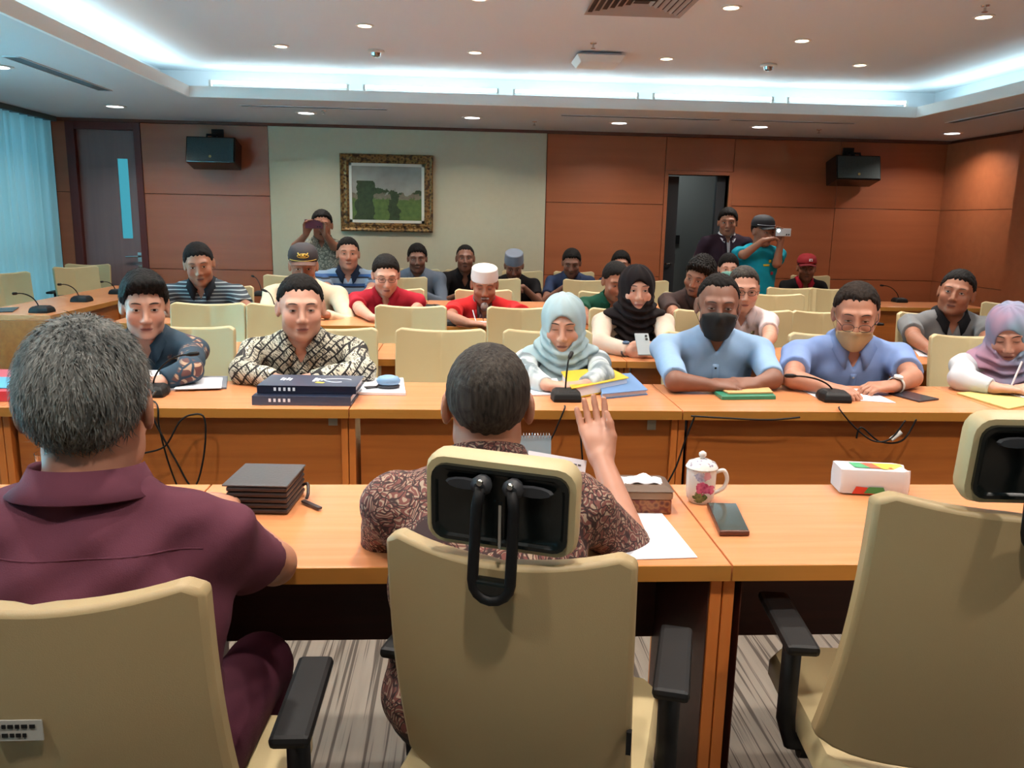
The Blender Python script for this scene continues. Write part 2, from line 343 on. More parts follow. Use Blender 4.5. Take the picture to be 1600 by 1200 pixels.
# air diffuser: nested square louvres
M_vent = mat('vent_aluminium', S(150, 135, 128), .5); M_vdark = mat('vent_dark', S(60, 46, 42), .8)
t = tag(empty('air_diffuser', (1.0, 4.87, ZU)), 'large square louvred air diffuser in the raised ceiling near the top edge', 'vent')
MB().b2(-.27, .27, -.27, .27, -.004, 0).build('back_plate', M_vdark, t)
for i in range(7):
    r = .29-.038*i; q = MB(); a = .018
    for sx_, sy_ in ((1, 0), (-1, 0), (0, 1), (0, -1)):
        if sx_: q.add([(sx_*r, -r, -.016), (sx_*r, r, -.016), (sx_*(r-a), r-a, -.004), (sx_*(r-a), -r+a, -.004)], [(0, 1, 2, 3)])
        else: q.add([(-r, sy_*r, -.016), (r, sy_*r, -.016), (r-a, sy_*(r-a), -.004), (-r+a, sy_*(r-a), -.004)], [(0, 1, 2, 3)])
    q.build('louvre', M_vent, t)
t = tag(empty('ceiling_speaker', (1.0, 6.42, ZU)), 'small square pale plate hanging below the raised ceiling over the room centre', 'fixture')
MB().box((0, 0, -.02), (.30, .30, .02)).build('mount', M_soff, t); MB().box((0, 0, -.05), (.36, .36, .05), taper=.8).build('cover', M_whiteplastic, t, bevel=.005)
def detector():
    t = empty('smoke_detector', (0, 0, 0)); MB().lathe([(.06, 0), (.065, -.012), (.055, -.02)], 20).build('base', M_whiteplastic, t, smooth='auto'); MB().lathe([(.04, -.02), (.035, -.04), (.012, -.05)], 16).build('dome', M_chrome, t, smooth='auto'); return t
placerow(detector(), [(-.66, 6.5, ZU), (2.36, 6.55, ZU)], 'smoke detectors', lambda i, p: 'round smoke detector on the raised ceiling, '+['left one above the painting', 'right one above the opening'][i], 'detector')
def sprink():
    t = empty('sprinkler', (0, 0, 0)); MB().lathe([(.025, 0), (.022, -.006), (.007, -.008), (.007, -.03), (.016, -.032), (.016, -.036)], 12).build('nozzle', M_chrome, t, smooth='auto'); return t
placerow(sprink(), [(.9, 6.0, ZU), (2.9, 4.7, ZU), (-1.3, 8.0, ZS), (.7, 8.4, ZS), (3.6, 8.4, ZS), (5.0, 7.2, ZS)], 'ceiling sprinklers', lambda i, p: 'small metal sprinkler head on the ceiling '+['beside the hanging plate', 'at the top right', 'left above the beige panel', 'above the right edge of the beige panel', 'between the opening and the right loudspeaker', 'in the far right corner'][i], 'sprinkler')
M_slot = mat('slot_dark', S(70, 84, 90), .7)
for i, (x0, x1, y0, y1) in enumerate([(-2.95, -2.85, 5.7, 7.1), (-2.0, -.7, 7.75, 7.83), (.9, 2.4, 7.8, 7.88), (2.5, 3.7, 7.8, 7.87), (4.45, 4.53, 5.4, 7.6)]):
    t = tag(empty('slot_diffuser', ((x0+x1)/2, (y0+y1)/2, ZS)), 'long narrow dark air slot in the soffit '+['on the window side at the left', 'above the beige wall panel', 'above the right wood panels', 'above the opening', 'along the right side'][i], 'vent', 'soffit air slots')
    a, b = (x1-x0)/2, (y1-y0)/2; MB().b2(-a, a, -b, b, -.003, 0).build('slot', M_slot, t)
    q = MB(); q.b2(-a-.008, -a, -b, b, -.006, 0); q.b2(a, a+.008, -b, b, -.006, 0); q.b2(-a, a, -b-.008, -b, -.006, 0); q.b2(-a, a, b, b+.008, -.006, 0); q.build('frame', M_soff, t)
# wall loudspeakers
k = NT('speaker_grille', .6); gr = k.n('TexVoronoi', {'Vector': k.map((1, 1, 1)), 'Scale': 180}); M_gril = k.out(k.ramp(gr.outputs['Distance'], [(.2, S(20, 34, 36)), (.5, S(48, 66, 66))]))
def speaker():
    t = empty('wall_speaker', (0, 0, 0))
    R = RX(radians(-14))
    MB().box((0, .0, 0), (.50, .26, .27), R).build('cabinet', M_blackgloss, t, bevel=.01)
    MB().box(R@A3((0, -.134, 0)), (.47, .01, .24), R).build('grille', M_gril, t)
    MB().lathe([(.014, 0), (.014, .004)], 12, c=R@A3((0, -.139, -.075)), R=R@RX(pi/2)).build('badge', mat('badge_gold', S(170, 150, 90), .4, .6), t)
    q = MB(); q.tube([(0, .0, .13), (0, .05, .19), (0, .12, .2)], .022); q.box((0, .16, .2), (.12, .03, .12)); q.tube([(-.07, .0, .12), (-.07, .02, .19), (.07, .02, .19), (.07, 0, .12)], .014); q.build('bracket', M_black, t, smooth='auto'); return t
placerow(speaker(), [(-2.61, 9.0, 2.08), (4.28, 9.0, 2.06)], 'wall loudspeakers', lambda i, p: 'black loudspeaker on wall bracket '+['between the grey door and the beige panel', 'high on the right wood panels'][i], 'loudspeaker')
t = tag(empty('security_camera', (5.05, 6.95, 2.3)), 'small white camera with black lens on the pillar at the right edge', 'camera')
MB().b2(-.05, .05, -.1, .05, -.02, .06).build('body', M_whiteplastic, t, bevel=.01); MB().lathe([(.03, 0), (.03, .03)], 14, c=(0, -.1, .02), R=RX(pi/2)).build('lens', M_black, t)
# painting
t = tag(empty('painting', (-.83, YB-.04, 1.715)), 'framed green landscape painting with ornate gold frame on the beige panel', 'painting')
k = NT('frame_gold', .35); n1 = k.n('TexVoronoi', {'Vector': k.map((1, 1, 1)), 'Scale': 22}); n2 = k.n('TexNoise', {'Vector': k.map((1, 1, 1)), 'Scale': 50})
M_gold = k.out(k.ramp(n1.outputs['Distance'], [(.1, S(70, 50, 28)), (.45, S(150, 116, 66)), (.8, S(66, 46, 28))])); k.b.inputs['Metallic'].default_value = .4; k.bump(n2.outputs['Fac'], .8, .01)
hw, hh, w = .50, .41, .095
for (ax, s_) in (('x', 1), ('x', -1), ('z', 1), ('z', -1)):
    q = MB(); prof = [(0, 0), (0, -.035), (.015, -.05), (.04, -.035), (.07, -.045), (w, -.02), (w, 0)]
    if ax == 'z': rings = [[(sg*(hw-d_), y, s_*(hh-d_)) for d_, y in prof] for sg in (-1, 1)]
    else: rings = [[(s_*(hw-d_), y, sg*(hh-d_)) for d_, y in prof] for sg in (-1, 1)]
    q.loft(rings); q.build('frame_side', M_gold, t)
orn = MB()
for i in range(46):
    u = i/46*4; sd = int(u); f_ = u-sd; hx, hz = hw-.045, hh-.045
    c_ = [(-hx+2*hx*f_, hz), (hx, hz-2*hz*f_), (hx-2*hx*f_, -hz), (-hx, -hz+2*hz*f_)][sd]
    orn.lathe([(.018, 0), (.015, .008), (.003, .014)], 6, c=(c_[0], -.038, c_[1]), R=RX(pi/2)@RZ(i))
orn.build('ornament', M_gold, t, kind='stuff')
k = NT('landscape_paint', .7); sx = k.n('SeparateXYZ', {0: k.map((1, 1, 1))}); X_, Z_ = sx.outputs[0], sx.outputs[2]
n = k.n('TexNoise', {'Vector': k.map((1, 1, 1)), 'Scale': 7, 'Detail': 6}).outputs['Fac']; nf = k.n('TexNoise', {'Vector': k.map((1, 1, 1)), 'Scale': 28, 'Detail': 5}).outputs['Fac']
sky = k.mix(n, S(120, 118, 112), S(168, 164, 150))
grass = k.mix(nf, S(52, 78, 36), S(104, 128, 60)); tree = k.mix(nf, S(22, 36, 20), S(64, 84, 44)); roofs = k.mix(nf, S(84, 72, 58), S(140, 128, 104))
zz = k.math('ADD', Z_, k.math('MULTIPLY', k.math('SUBTRACT', n, .5), .35))
m1 = k.ramp(k.math('ADD', zz, .5), [(.52, (0, 0, 0, 1)), (.53, (1, 1, 1, 1))])
m2 = k.ramp(k.math('ADD', k.math('ADD', Z_, k.math('MULTIPLY', k.math('SUBTRACT', nf, .5), .12)), .5), [(.435, (0, 0, 0, 1)), (.445, (1, 1, 1, 1)), ])
m3 = k.ramp(k.math('ADD', k.math('ADD', Z_, k.math('MULTIPLY', k.math('SUBTRACT', nf, .5), .1)), .5), [(.49, (0, 0, 0, 1)), (.5, (1, 1, 1, 1))])
c1 = k.mix(m2, grass, roofs); c2 = k.mix(m3, c1, tree); c3 = k.mix(m1, c2, sky)
tl = k.math('LESS_THAN', k.math('ADD', k.math('ABSOLUTE', k.math('ADD', X_, .24)), k.math('MULTIPLY', n, .25)), .22)
tlz = k.math('LESS_THAN', Z_, .13); c4 = k.mix(k.math('MULTIPLY', tl, tlz), c3, tree)
tm = k.math('MULTIPLY', k.math('LESS_THAN', k.math('ADD', k.math('ABSOLUTE', k.math('SUBTRACT', X_, .08)), k.math('MULTIPLY', n, .2)), .15), k.math('LESS_THAN', Z_, .02))
M_land = k.out(k.mix(tm, c4, tree))
q = MB(); a, b = hw-w, hh-w
for x0, x1, z0, z1 in ((-a, a, b-.03, b), (-a, a, -b, -b+.03), (-a, -a+.03, -b, b), (a-.03, a, -b, b)): q.b2(x0, x1, -.022, -.012, z0, z1)
q.build('mount_border', mat('ivory_mount', S(208, 204, 190), .8), t); MB().b2(-a+.03, a-.03, -.014, -.008, -b+.03, b-.03).build('canvas', M_land, t)

# ================================================================== TABLES
def table(x0, x1, y0, y1, front, label, group=None, rz=0, deep=.33, pivot=None):
    """front = -1: modesty panel at y0 (towards the camera) / +1: at y1"""
    cx, cy = (x0+x1)/2, (y0+y1)/2; a, b = (x1-x0)/2-.002, (y1-y0)/2
    t = tag(empty('conference_table', (cx, cy, 0), rz), label, 'table', group)
    tp = MB().b2(-a, a, -b, b, .714, .75).build('tabletop', M_top, t, bevel=.002)
    q = MB(); q.b2(-a, a, -b-.003, -b+.001, .7145, .749); q.b2(-a, a, b-.001, b+.003, .7145, .749); q.build('edge_band', M_edge, tp)
    for s_ in (-1, 1): MB().b2(s_*(a-.012)-.020, s_*(a-.012)+.005, -b+.025, b-.02, 0, .713).build('leg', [M_leg], t, bevel=.002)
    yp = front*(b-.05)
    MB().b2(-a+.034, a-.034, yp-.009, yp+.009, deep, .712).build('modesty_panel', M_panel, t)
    return t
# near row (sitters on the camera side, panel on the far side)
Y_N0, Y_N1 = 1.57, 2.1
for i, (x0, x1) in enumerate([(-1.9, -.66), (-.66, .57), (.57, 1.8), (1.8, 3.03)]):
    t = table(x0, x1, Y_N0, Y_N1, 1, ['near orange wood table in front of the man in the maroon shirt', 'near orange wood table in front of the man in the batik shirt with raised hand', 'near orange wood table carrying the floral mug, phone and tissue pack', 'near orange wood table at the right edge of the photo'][i], 'near row of tables')
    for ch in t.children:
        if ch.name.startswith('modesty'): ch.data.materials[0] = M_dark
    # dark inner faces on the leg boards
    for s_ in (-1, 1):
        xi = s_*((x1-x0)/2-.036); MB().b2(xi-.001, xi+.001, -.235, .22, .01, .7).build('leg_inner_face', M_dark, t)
R1 = (2.985, 3.5)
def row(ys, xs, nm, names, deep=.1):
    for i, (x0, x1) in enumerate(zip(xs[:-1], xs[1:])): table(x0, x1, ys[0], ys[1], -1, 'orange wood table in the %s row, %s' % (nm, names[i]), nm+' row of tables', deep=deep)
row(R1, [-3.0, -1.68, -.42, .845, 2.13, 3.4], 'first facing', ['left end with the red folder', 'second from left with the navy binders', 'third from left with the yellow binder', 'fourth from left with the green folder', 'right end with the manila folder'], .05)
row((4.1, 4.63), [-1.75, -.45, .85, 2.15, 3.45], 'second facing', ['left end behind the batik man', 'behind the woman in pale blue hijab', 'before the woman in black hijab', 'right end before the man in grey'], .1)
row((5.4, 5.9), [-2.3, -1.0, .15, 1.4, 2.65], 'third facing', ['left end before the man in navy stripes', 'before the man in the red polo', 'before the bearded man in red jacket', 'right end'], .1)
row((6.7, 7.2), [-1.6, -.3, 1.0, 2.3], 'fourth facing', ['left end', 'in the middle', 'right end'], .1)
row((7.15, 7.7), [2.35, 3.6, 4.8], 'far right', ['left half', 'right half with a microphone'], .1)
# window-side tables running away from the camera
for i, (y0, y1) in enumerate([(4.25, 5.3), (5.75, 7.0), (7.0, 8.25)]):
    L = y1-y0; xo = -3.12 if i else -3.42; t = table(xo-L/2, xo+L/2, (y0+y1)/2-.29, (y0+y1)/2+.29, -1, 'orange wood table along the window side, '+['nearest at the left edge', 'middle one with microphones', 'farthest toward the grey door'][i], 'window side tables', rz=pi/2, deep=.05)
    for ch in t.children:
        if ch.name.startswith('leg'): ch.data.materials[0] = M_panel

# ================================================================== CHAIRS
def back_surface(w, z0, z1, n=17, m=12, bow=.045, lean=.10, dip=.022, narrow=.0):
    P = []
    for j in range(m):
        v = j/(m-1); row_ = []
        for i in range(n):
            u = i/(n-1)*2-1
            zt = z1-dip*(1-u*u)-(.02*max(0, abs(u)-.9)/.1); zb = z0+.03*abs(u)**6
            z = zb+(zt-zb)*v; ww = w/2*(1-narrow*(1-v)**2)
            y = .20+lean*v-bow*u*u+.02*sin(v*pi)
            row_.append((u*ww, y, z))
        P.append(row_)
    return A3(P)
def castor_base(t, z=.0):
    q = MB()
    for i in range(5):
        a = i*2*pi/5+.3; q.box((.16*cos(a), .16*sin(a), .075), (.28, .035, .025), RZ(a))
    q.lathe([(.04, .05), (.04, .1), (.025, .11), (.025, .36), (.05, .37), (.1, .40)], 12); q.build('star_base', M_black, t)
    for i in range(5):
        a = i*2*pi/5+.3; x, y = .29*cos(a), .29*sin(a); q = MB()
        for d_ in (-.014, .014): q.lathe([(.022, -.007), (.026, 0), (.022, .007)], 12, c=A3((x, y, .027))+RZ(a)@A3((0, d_, 0)), R=RZ(a)@RX(pi/2))
        q.tube([(x, y, .03), (x, y, .07)], .01); q.build('castor', M_black, t, smooth='auto')
def make_chair(front_row=True, w=.45, top=.925, headrest=False, hr_roll=0, narrow=.0):
    t = empty('conference_chair', (0, 0, 0))
    ring = lambda s_, z: [(x*s_, y*s_, z) for x, y in [(-.23, -.2), (-.2, -.24), (0, -.25), (.2, -.24), (.23, -.2), (.225, .18), (.19, .22), (0, .22), (-.19, .22), (-.225, .18)]]
    q = MB().loft([ring(.9, .40), ring(1, .415), ring(1, .45), ring(.95, .47), ring(.7, .475)]); q.build('seat', M_cream, t, smooth='auto')
    P = back_surface(w, .40 if front_row else .49, top, narrow=narrow); Pf = P.copy()
    n, m = P.shape[:2]
    th = np.zeros(P.shape); th[..., 1] = .038
    seam = np.exp(-((P[..., 0]-.0)/.012)**2)*.009; Pf[..., 1] += seam
    Pf = Pf[:, ::-1]; th = th-np.stack([np.zeros_like(seam), seam[:, ::-1], np.zeros_like(seam)], -1)
    q = MB().sheet(Pf[:, ::-1], 0, th); q.build('backrest', M_cream if front_row else M_creamback, t, smooth='auto', bevel=.008)
    for s_ in (-1, 1):
        a = MB().box((s_*.255, -.01, .645), (.065, .25, .022)); a = a.build('armrest', M_black, t, bevel=.009)
        MB().tube([(s_*.15, .03, .39), (s_*.24, .03, .40), (s_*.252, .03, .45), (s_*.252, .03, .635)], .02, 8).build('arm_post', M_black, a, smooth=True)
        MB().lathe([(.028, -.02), (.028, .02)], 12, c=(s_*.2, .02, .385), R=RY(pi/2)).build('knob', M_black, a, smooth='auto')
    castor_base(t)
    if headrest:
        R = RY(hr_roll)@RX(radians(-8)); C = A3((0, .315, top+.072))
        def rr(w2, h2, r, y, bow=.0):
            pts = []
            for cx, cz, a0 in ((w2-r, h2-r, 0), (-w2+r, h2-r, 90), (-w2+r, -h2+r, 180), (w2-r, -h2+r, 270)):
                for k_ in range(5):
                    a = radians(a0+k_*22.5); x = cx+r*cos(a); pts.append((x, y-bow*x*x*1.6, cz+r*sin(a)))
            return [R@(A3(p)*A3((.82, 1, .85)))+C for p in pts]
        q = MB().loft([rr(.125, .072, .03, -.022), rr(.138, .085, .035, -.01), rr(.14, .087, .035, .012), rr(.135, .082, .033, .024), rr(.122, .068, .026, .024)])
        hr = q.build('headrest', M_cream, t, smooth='auto')
        MB().loft([rr(.124, .071, .026, .022), rr(.124, .071, .026, .031), rr(.117, .064, .022, .031), rr(.112, .060, .022, .027)]).build('headrest_shell', M_blackgloss, hr, smooth='auto')
        # U bracket
        pts = [(-.023, .045, .04), (-.027, .05, .01), (-.028, .058, -.05)]+[(-.028*cos(a), .066+.004*sin(a), -.10-.028*sin(a)) for a in np.linspace(0, pi, 9)]+[(.028, .058, -.05), (.027, .05, .01), (.023, .045, .04)]
        q = MB().tube([R@A3(p)+C for p in pts], .0085, 8); q.build('headrest_bracket', M_black, hr, smooth=True)
        for s_ in (-1, 1):
            q = MB(); q.lathe([(.013, 0), (.016, .012), (.009, .02)], 10, c=R@A3((s_*.023, .03, .04))+C, R=R@RX(-pi/2)); q.lathe([(.03, 0), (.026, .005)], 12, c=R@A3((s_*.05, .03, .035))+C, R=R@RX(-pi/2), sy=.3)
            hg = q.build('hinge', M_darkgrey, hr, smooth='auto')
            MB().lathe([(.005, 0), (.004, .004)], 10, c=R@A3((s_*.022, .052, .05))+C, R=R@RX(-pi/2)).build('screw', M_chrome, hg, smooth='auto')
        MB().box(R@A3((-.006, .04, -.02))+C, (.004, .012, .07), R).build('height_slot', M_chrome, hr)
        MB().box(R@A3((0, .062, -.112))+C, (.05, .02, .028), R).build('bracket_clamp', M_blackgloss, hr, bevel=.004)
    return t
CH = make_chair()
used = [False]
def chair(px, Y, label, group, rz=0, dy=.0, x=None, tilt=0):
    if x is None: x = AY(px, 480, Y)[0]
    o = CH if not used[0] else copy_tree(CH); used[0] = True
    o.location = (x, Y-.27, 0); o.rotation_euler = (0, 0, rz); tag(o, label, 'chair', group); return o
C0 = 'cream leather conference chair '
g = 'chairs of the first facing row'
for px, lb in [(290, 'of the young man in dark blue batik'), (518, 'of the man in black and white batik'), (688, 'standing empty between the batik man and the hijab woman'), (858, 'of the woman in pale blue hijab'), (1108, 'of the man in black face mask'), (1302, 'of the man in blue shirt and beige mask'), (1524, 'of the woman in pastel hijab')]:
    chair(px, 4.02, C0+lb, g, rz=random.uniform(-.05, .05))
g = 'chairs of the second facing row'
for px, lb in [(328, 'empty, in front of the man in navy stripes'), (440, 'empty, directly behind the batik man'), (640, 'empty, in front of the man in the red polo'), (820, 'empty, in front of the bearded man in red'), (975, 'of the woman in black hijab'), (1110, 'beside the black hijab woman, behind the masked man'), (1188, 'of the man in the white uniform shirt'), (1292, 'empty, behind the man with beige mask'), (1455, 'of the man in grey shirt')]:
    chair(px, 5.12, C0+lb, g, rz=random.uniform(-.06, .06))
g = 'chairs of the third facing row'
for px, lb in [(352, 'of the man in navy stripes'), (488, 'of the man in officer cap'), (618, 'of the man in the red polo'), (757, 'of the bearded man in red'), (948, 'of the man in green shirt'), (1075, 'of the man in brown shirt'), (1215, 'empty, behind the white uniform man')]:
    chair(px, 6.4, C0+lb, g, rz=random.uniform(-.06, .06))
g = 'chairs of the fourth facing row'
for px, lb in [(452, 'empty, beside the beige panel edge'), (545, 'of the man in blue striped polo'), (628, 'empty, behind the red polo man'), (778, 'empty, in front of the man in grey cap'), (915, 'empty, in front of the man in blue shirt'), (1008, 'empty, behind the black hijab woman'), (1140, 'of the man in green face mask')]:
    chair(px, 7.72, C0+lb, g, rz=random.uniform(-.06, .06))
for px, lb in [(1235, 'empty, below the man in turquoise'), (1300, 'empty, left of the far right microphone')]: chair(px, 7.1, C0+lb, 'far right chairs')
g = 'chairs against the back wall'
for px, lb in [(655, 'under the painting, of the man in patterned shirt'), (727, 'of the man in black shirt by the wall'), (815, 'of the man in grey cap by the wall'), (895, 'of the man in dark blue shirt by the wall'), (985, 'of the dark haired woman by the wall'), (1262, 'of the man in red cap by the wall')]:
    chair(px, 8.95, C0+lb, g)
g = 'chairs along the window side'
for x, y, lb in [(-3.72, 6.2, 'nearest the left edge, before the curtain'), (-3.83, 7.3, 'second along the window, before the curtain'), (-3.66, 8.3, 'third along the window, near the grey door')]:
    chair(0, y+.27, C0+lb, g, rz=radians(52), x=x)
chair(0, 8.9, C0+'facing the room in front of the grey door', g, rz=.1, x=-3.92)
chair(1556, 5.9, C0+'turned sideways behind the pastel hijab woman', 'chairs on the right side', rz=-.5)
# foreground chairs
def fg(cx, cy, rz, lab, **kw):
    t = make_chair(False, **kw); t.location = (cx, cy, 0); t.rotation_euler = (0, 0, pi+rz); tag(t, lab, 'chair', 'foreground chairs'); return t
FB = fg(.155, 1.44, radians(-17), 'cream chair with black-backed headrest of the man with raised hand', w=.395, top=.975, headrest=True, hr_roll=-radians(2))
FR = fg(.93, 1.48, radians(-7), 'empty cream chair with headrest at the right edge', w=.45, top=1.035, headrest=True, hr_roll=radians(1), narrow=-.10)
FL = fg(-.52, 1.26, radians(0), 'cream chair without headrest of the man in maroon', w=.40, top=1.005, narrow=-.1)
MB().b2(-.2, -.192, .238, .249, .615, .655).build('label_tag', M_black, FB)
SX = .03
q = MB().box((SX, .3245, .82), (.070, .002, .028)); st = q.build('sticker', mat('sticker_grey', S(160, 158, 150), .6), FL)
q = MB()
for rw in range(2):
    x = SX+.032
    for i in range(7): wd = random.uniform(.004, .009); q.box((x-wd/2, .3262, .826-rw*.012), (wd*.8, .001, .005)); x -= wd+.001
q.build('print', M_black, st)

# ================================================================== PEOPLE (implicit surfaces -> one continuous mesh each)
f32 = np.float32
def nrm(v): v = A3(v); return v/(np.linalg.norm(v)+1e-9)
def smin(a, b, k):
    h = np.maximum(k-np.abs(a-b), 0)/k; return np.minimum(a, b)-h*h*k*.25
def smax(a, b, k): return -smin(-a, -b, k)
def rc(P, a, b, ra, rb):
    a = A3(a).astype(f32); ba = (A3(b)-a).astype(f32); pa = P-a
    t = np.clip(pa@ba/max(float(ba@ba), 1e-9), 0, 1); d = pa-t[:, None]*ba
    return np.sqrt((d*d).sum(1))-(ra+(rb-ra)*t)
def ell(P, c, rad, R=None):
    q = P-A3(c).astype(f32)
    if R is not None: q = q@R.astype(f32)
    rad = A3(rad).astype(f32); a = q/rad; b = a/rad
    k0 = np.sqrt((a*a).sum(1)); k1 = np.sqrt((b*b).sum(1))+1e-6
    return k0*(k0-1)/k1
def surfnet(f, lo, hi, h):
    lo = A3(lo).astype(f32); B = 4; nb = np.ceil((A3(hi)-lo)/(h*B)).astype(int)
    g = np.stack(np.meshgrid(*[np.arange(n) for n in nb], indexing='ij'), -1).reshape(-1, 3)
    d = f((lo+(g*B+B/2)*h).astype(f32)); g = g[np.abs(d) < B*h*.87*1.35+.004]
    if not len(g): return np.zeros((0, 3)), []
    off = np.stack(np.meshgrid(*[np.arange(B+1)]*3, indexing='ij'), -1).reshape(-1, 3)
    ijk = g[:, None]*B+off[None]; V = f((lo+ijk.reshape(-1, 3)*h).astype(f32)).reshape(len(g), B+1, B+1, B+1)
    V = np.where(V == 0, 1e-6, V); ins = V < 0
    cs = [(a, b, c) for a in (0, 1) for b in (0, 1) for c in (0, 1)]
    sl = lambda A, c: A[:, c[0]:c[0]+B, c[1]:c[1]+B, c[2]:c[2]+B]
    cnt = sum(sl(ins, c).astype(int) for c in cs); act = (cnt > 0) & (cnt < 8)
    bi, i, j, k_ = np.nonzero(act); cell = g[bi]*B+np.stack([i, j, k_], 1)
    vals = np.stack([sl(V, c)[act] for c in cs], 1)
    acc = np.zeros((len(bi), 3)); num = np.zeros(len(bi)); C = A3(cs)
    for a in range(8):
        for b in range(a+1, 8):
            if abs(C[a]-C[b]).sum() != 1: continue
            m = (vals[:, a] < 0) != (vals[:, b] < 0); va, vb = vals[m, a], vals[m, b]; t = (va/(va-vb))[:, None]
            acc[m] += C[a]*(1-t)+C[b]*t; num[m] += 1
    verts = lo+(cell+acc/num[:, None])*h
    N = nb*B+2; key = (cell[:, 0]*N[1]+cell[:, 1])*N[2]+cell[:, 2]; order = np.argsort(key); ks = key[order]
    uk, first = np.unique(ks, return_index=True); vid = order[first]
    faces = []
    for ax in range(3):
        c1 = [0, 0, 0]; c1[ax] = 1
        A = sl(ins, (0, 0, 0)); Bq = sl(ins, tuple(c1)); m = A != Bq; bi, i, j, k_ = np.nonzero(m)
        p = g[bi]*B+np.stack([i, j, k_], 1); sign = A[m]; u, v = (ax+1) % 3, (ax+2) % 3
        quad = []; ok = np.ones(len(p), bool)
        for du, dv in ((-1, -1), (0, -1), (0, 0), (-1, 0)):
            q = p.copy(); q[:, u] += du; q[:, v] += dv; kk = (q[:, 0]*N[1]+q[:, 1])*N[2]+q[:, 2]
            ix = np.clip(np.searchsorted(uk, kk), 0, len(uk)-1); ok &= (uk[ix] == kk) & (q.min(1) >= 0); quad.append(vid[ix])
        quad = np.stack(quad, 1)[ok]; s_ = sign[ok]
        quad = np.where(s_[:, None], quad, quad[:, ::-1]); faces.append(quad)
    return verts, np.concatenate(faces)
def mesh_obj(name, v, f, m, parent, org, attr=None, smooth=True):
    me = bpy.data.meshes.new(name); v = (np.asarray(v)-org).astype(f32); f = np.asarray(f, dtype=np.int32)
    me.vertices.add(len(v)); me.vertices.foreach_set('co', v.ravel()); me.loops.add(f.size); me.loops.foreach_set('vertex_index', f.ravel())
    me.polygons.add(len(f)); me.polygons.foreach_set('loop_start', np.arange(len(f), dtype=np.int32)*4)
    try: me.polygons.foreach_set('loop_total', np.full(len(f), 4, dtype=np.int32))
    except Exception: pass
    me.update(calc_edges=True); me.validate()
    if smooth: me.shade_smooth()
    me.materials.append(m)
    if attr is not None and len(me.vertices) == len(attr):
        ca = me.color_attributes.new('tint', 'FLOAT_COLOR', 'POINT'); ca.data.foreach_set('color', np.asarray(attr, f32).ravel())
    o = bpy.data.objects.new(name, me); COL.objects.link(o); o.parent = parent; return o

def skin_mat(name, rgb):
    if name in MATS: return MATS[name]
    k = NT(name, .5); at = k.n('Attribute', attribute_name='tint')
    n = k.n('TexNoise', {'Vector': k.map((1, 1, 1)), 'Scale': 25, 'Detail': 4})
    c = S(*rgb); base = k.mix(n.outputs['Fac'], tuple(q*.88 for q in c[:3])+(1,), tuple(min(1, q*1.1) for q in c[:3])+(1,))
    k.out(k.mix(1.0, base, at.outputs['Color'], 'MULTIPLY')); k.b.inputs['Subsurface Weight'].default_value = .0
    k.bump(n.outputs['Fac'], .2, .002); return k.m
SK = {'light': skin_mat('skin_light', (196, 146, 124)), 'mid': skin_mat('skin_mid', (172, 120, 96)), 'tan': skin_mat('skin_tan', (148, 98, 74)), 'dark': skin_mat('skin_dark', (126, 84, 66))}
def hair_mat(name, c0, c1):
    k = NT(name, .75); k.b.inputs['Specular IOR Level'].default_value = .2; n = k.n('TexNoise', {'Vector': k.map((160, 160, 22)), 'Scale': 1, 'Detail': 4})
    n2 = k.n('TexNoise', {'Vector': k.map((14, 14, 9)), 'Scale': 1.4, 'Detail': 3})
    f = k.math('ADD', k.math('MULTIPLY', n.outputs['Fac'], .6), k.math('MULTIPLY', n2.outputs['Fac'], .4)); k.bump(n.outputs['Fac'], 1, .004)
    return k.out(k.ramp(f, [(.36, c0), (.64, c1)]))
H_black = hair_mat('hair_black', S(9, 8, 8), S(24, 20, 18)); H_grey = hair_mat('hair_grey', S(52, 56, 56), S(140, 142, 138)); H_salt = hair_mat('hair_salt_pepper', S(30, 27, 26), S(72, 66, 60)); H_brown = hair_mat('hair_dark_brown', S(20, 15, 12), S(44, 34, 28))
M_brow = mat('eyebrow_hair', S(50, 36, 30), .8); M_eyew = mat('eye_white', S(186, 176, 168), .3); M_iris = mat('iris_dark', S(20, 12, 10), .15)
M_lip = {'light': mat('lips_light', S(158, 98, 90), .45), 'mid': mat('lips_mid', S(132, 82, 72), .45), 'tan': mat('lips_tan', S(110, 66, 58), .45), 'dark': mat('lips_dark', S(84, 50, 46), .45)}
M_lid = mat('eyelid_line', S(48, 28, 24), .6)

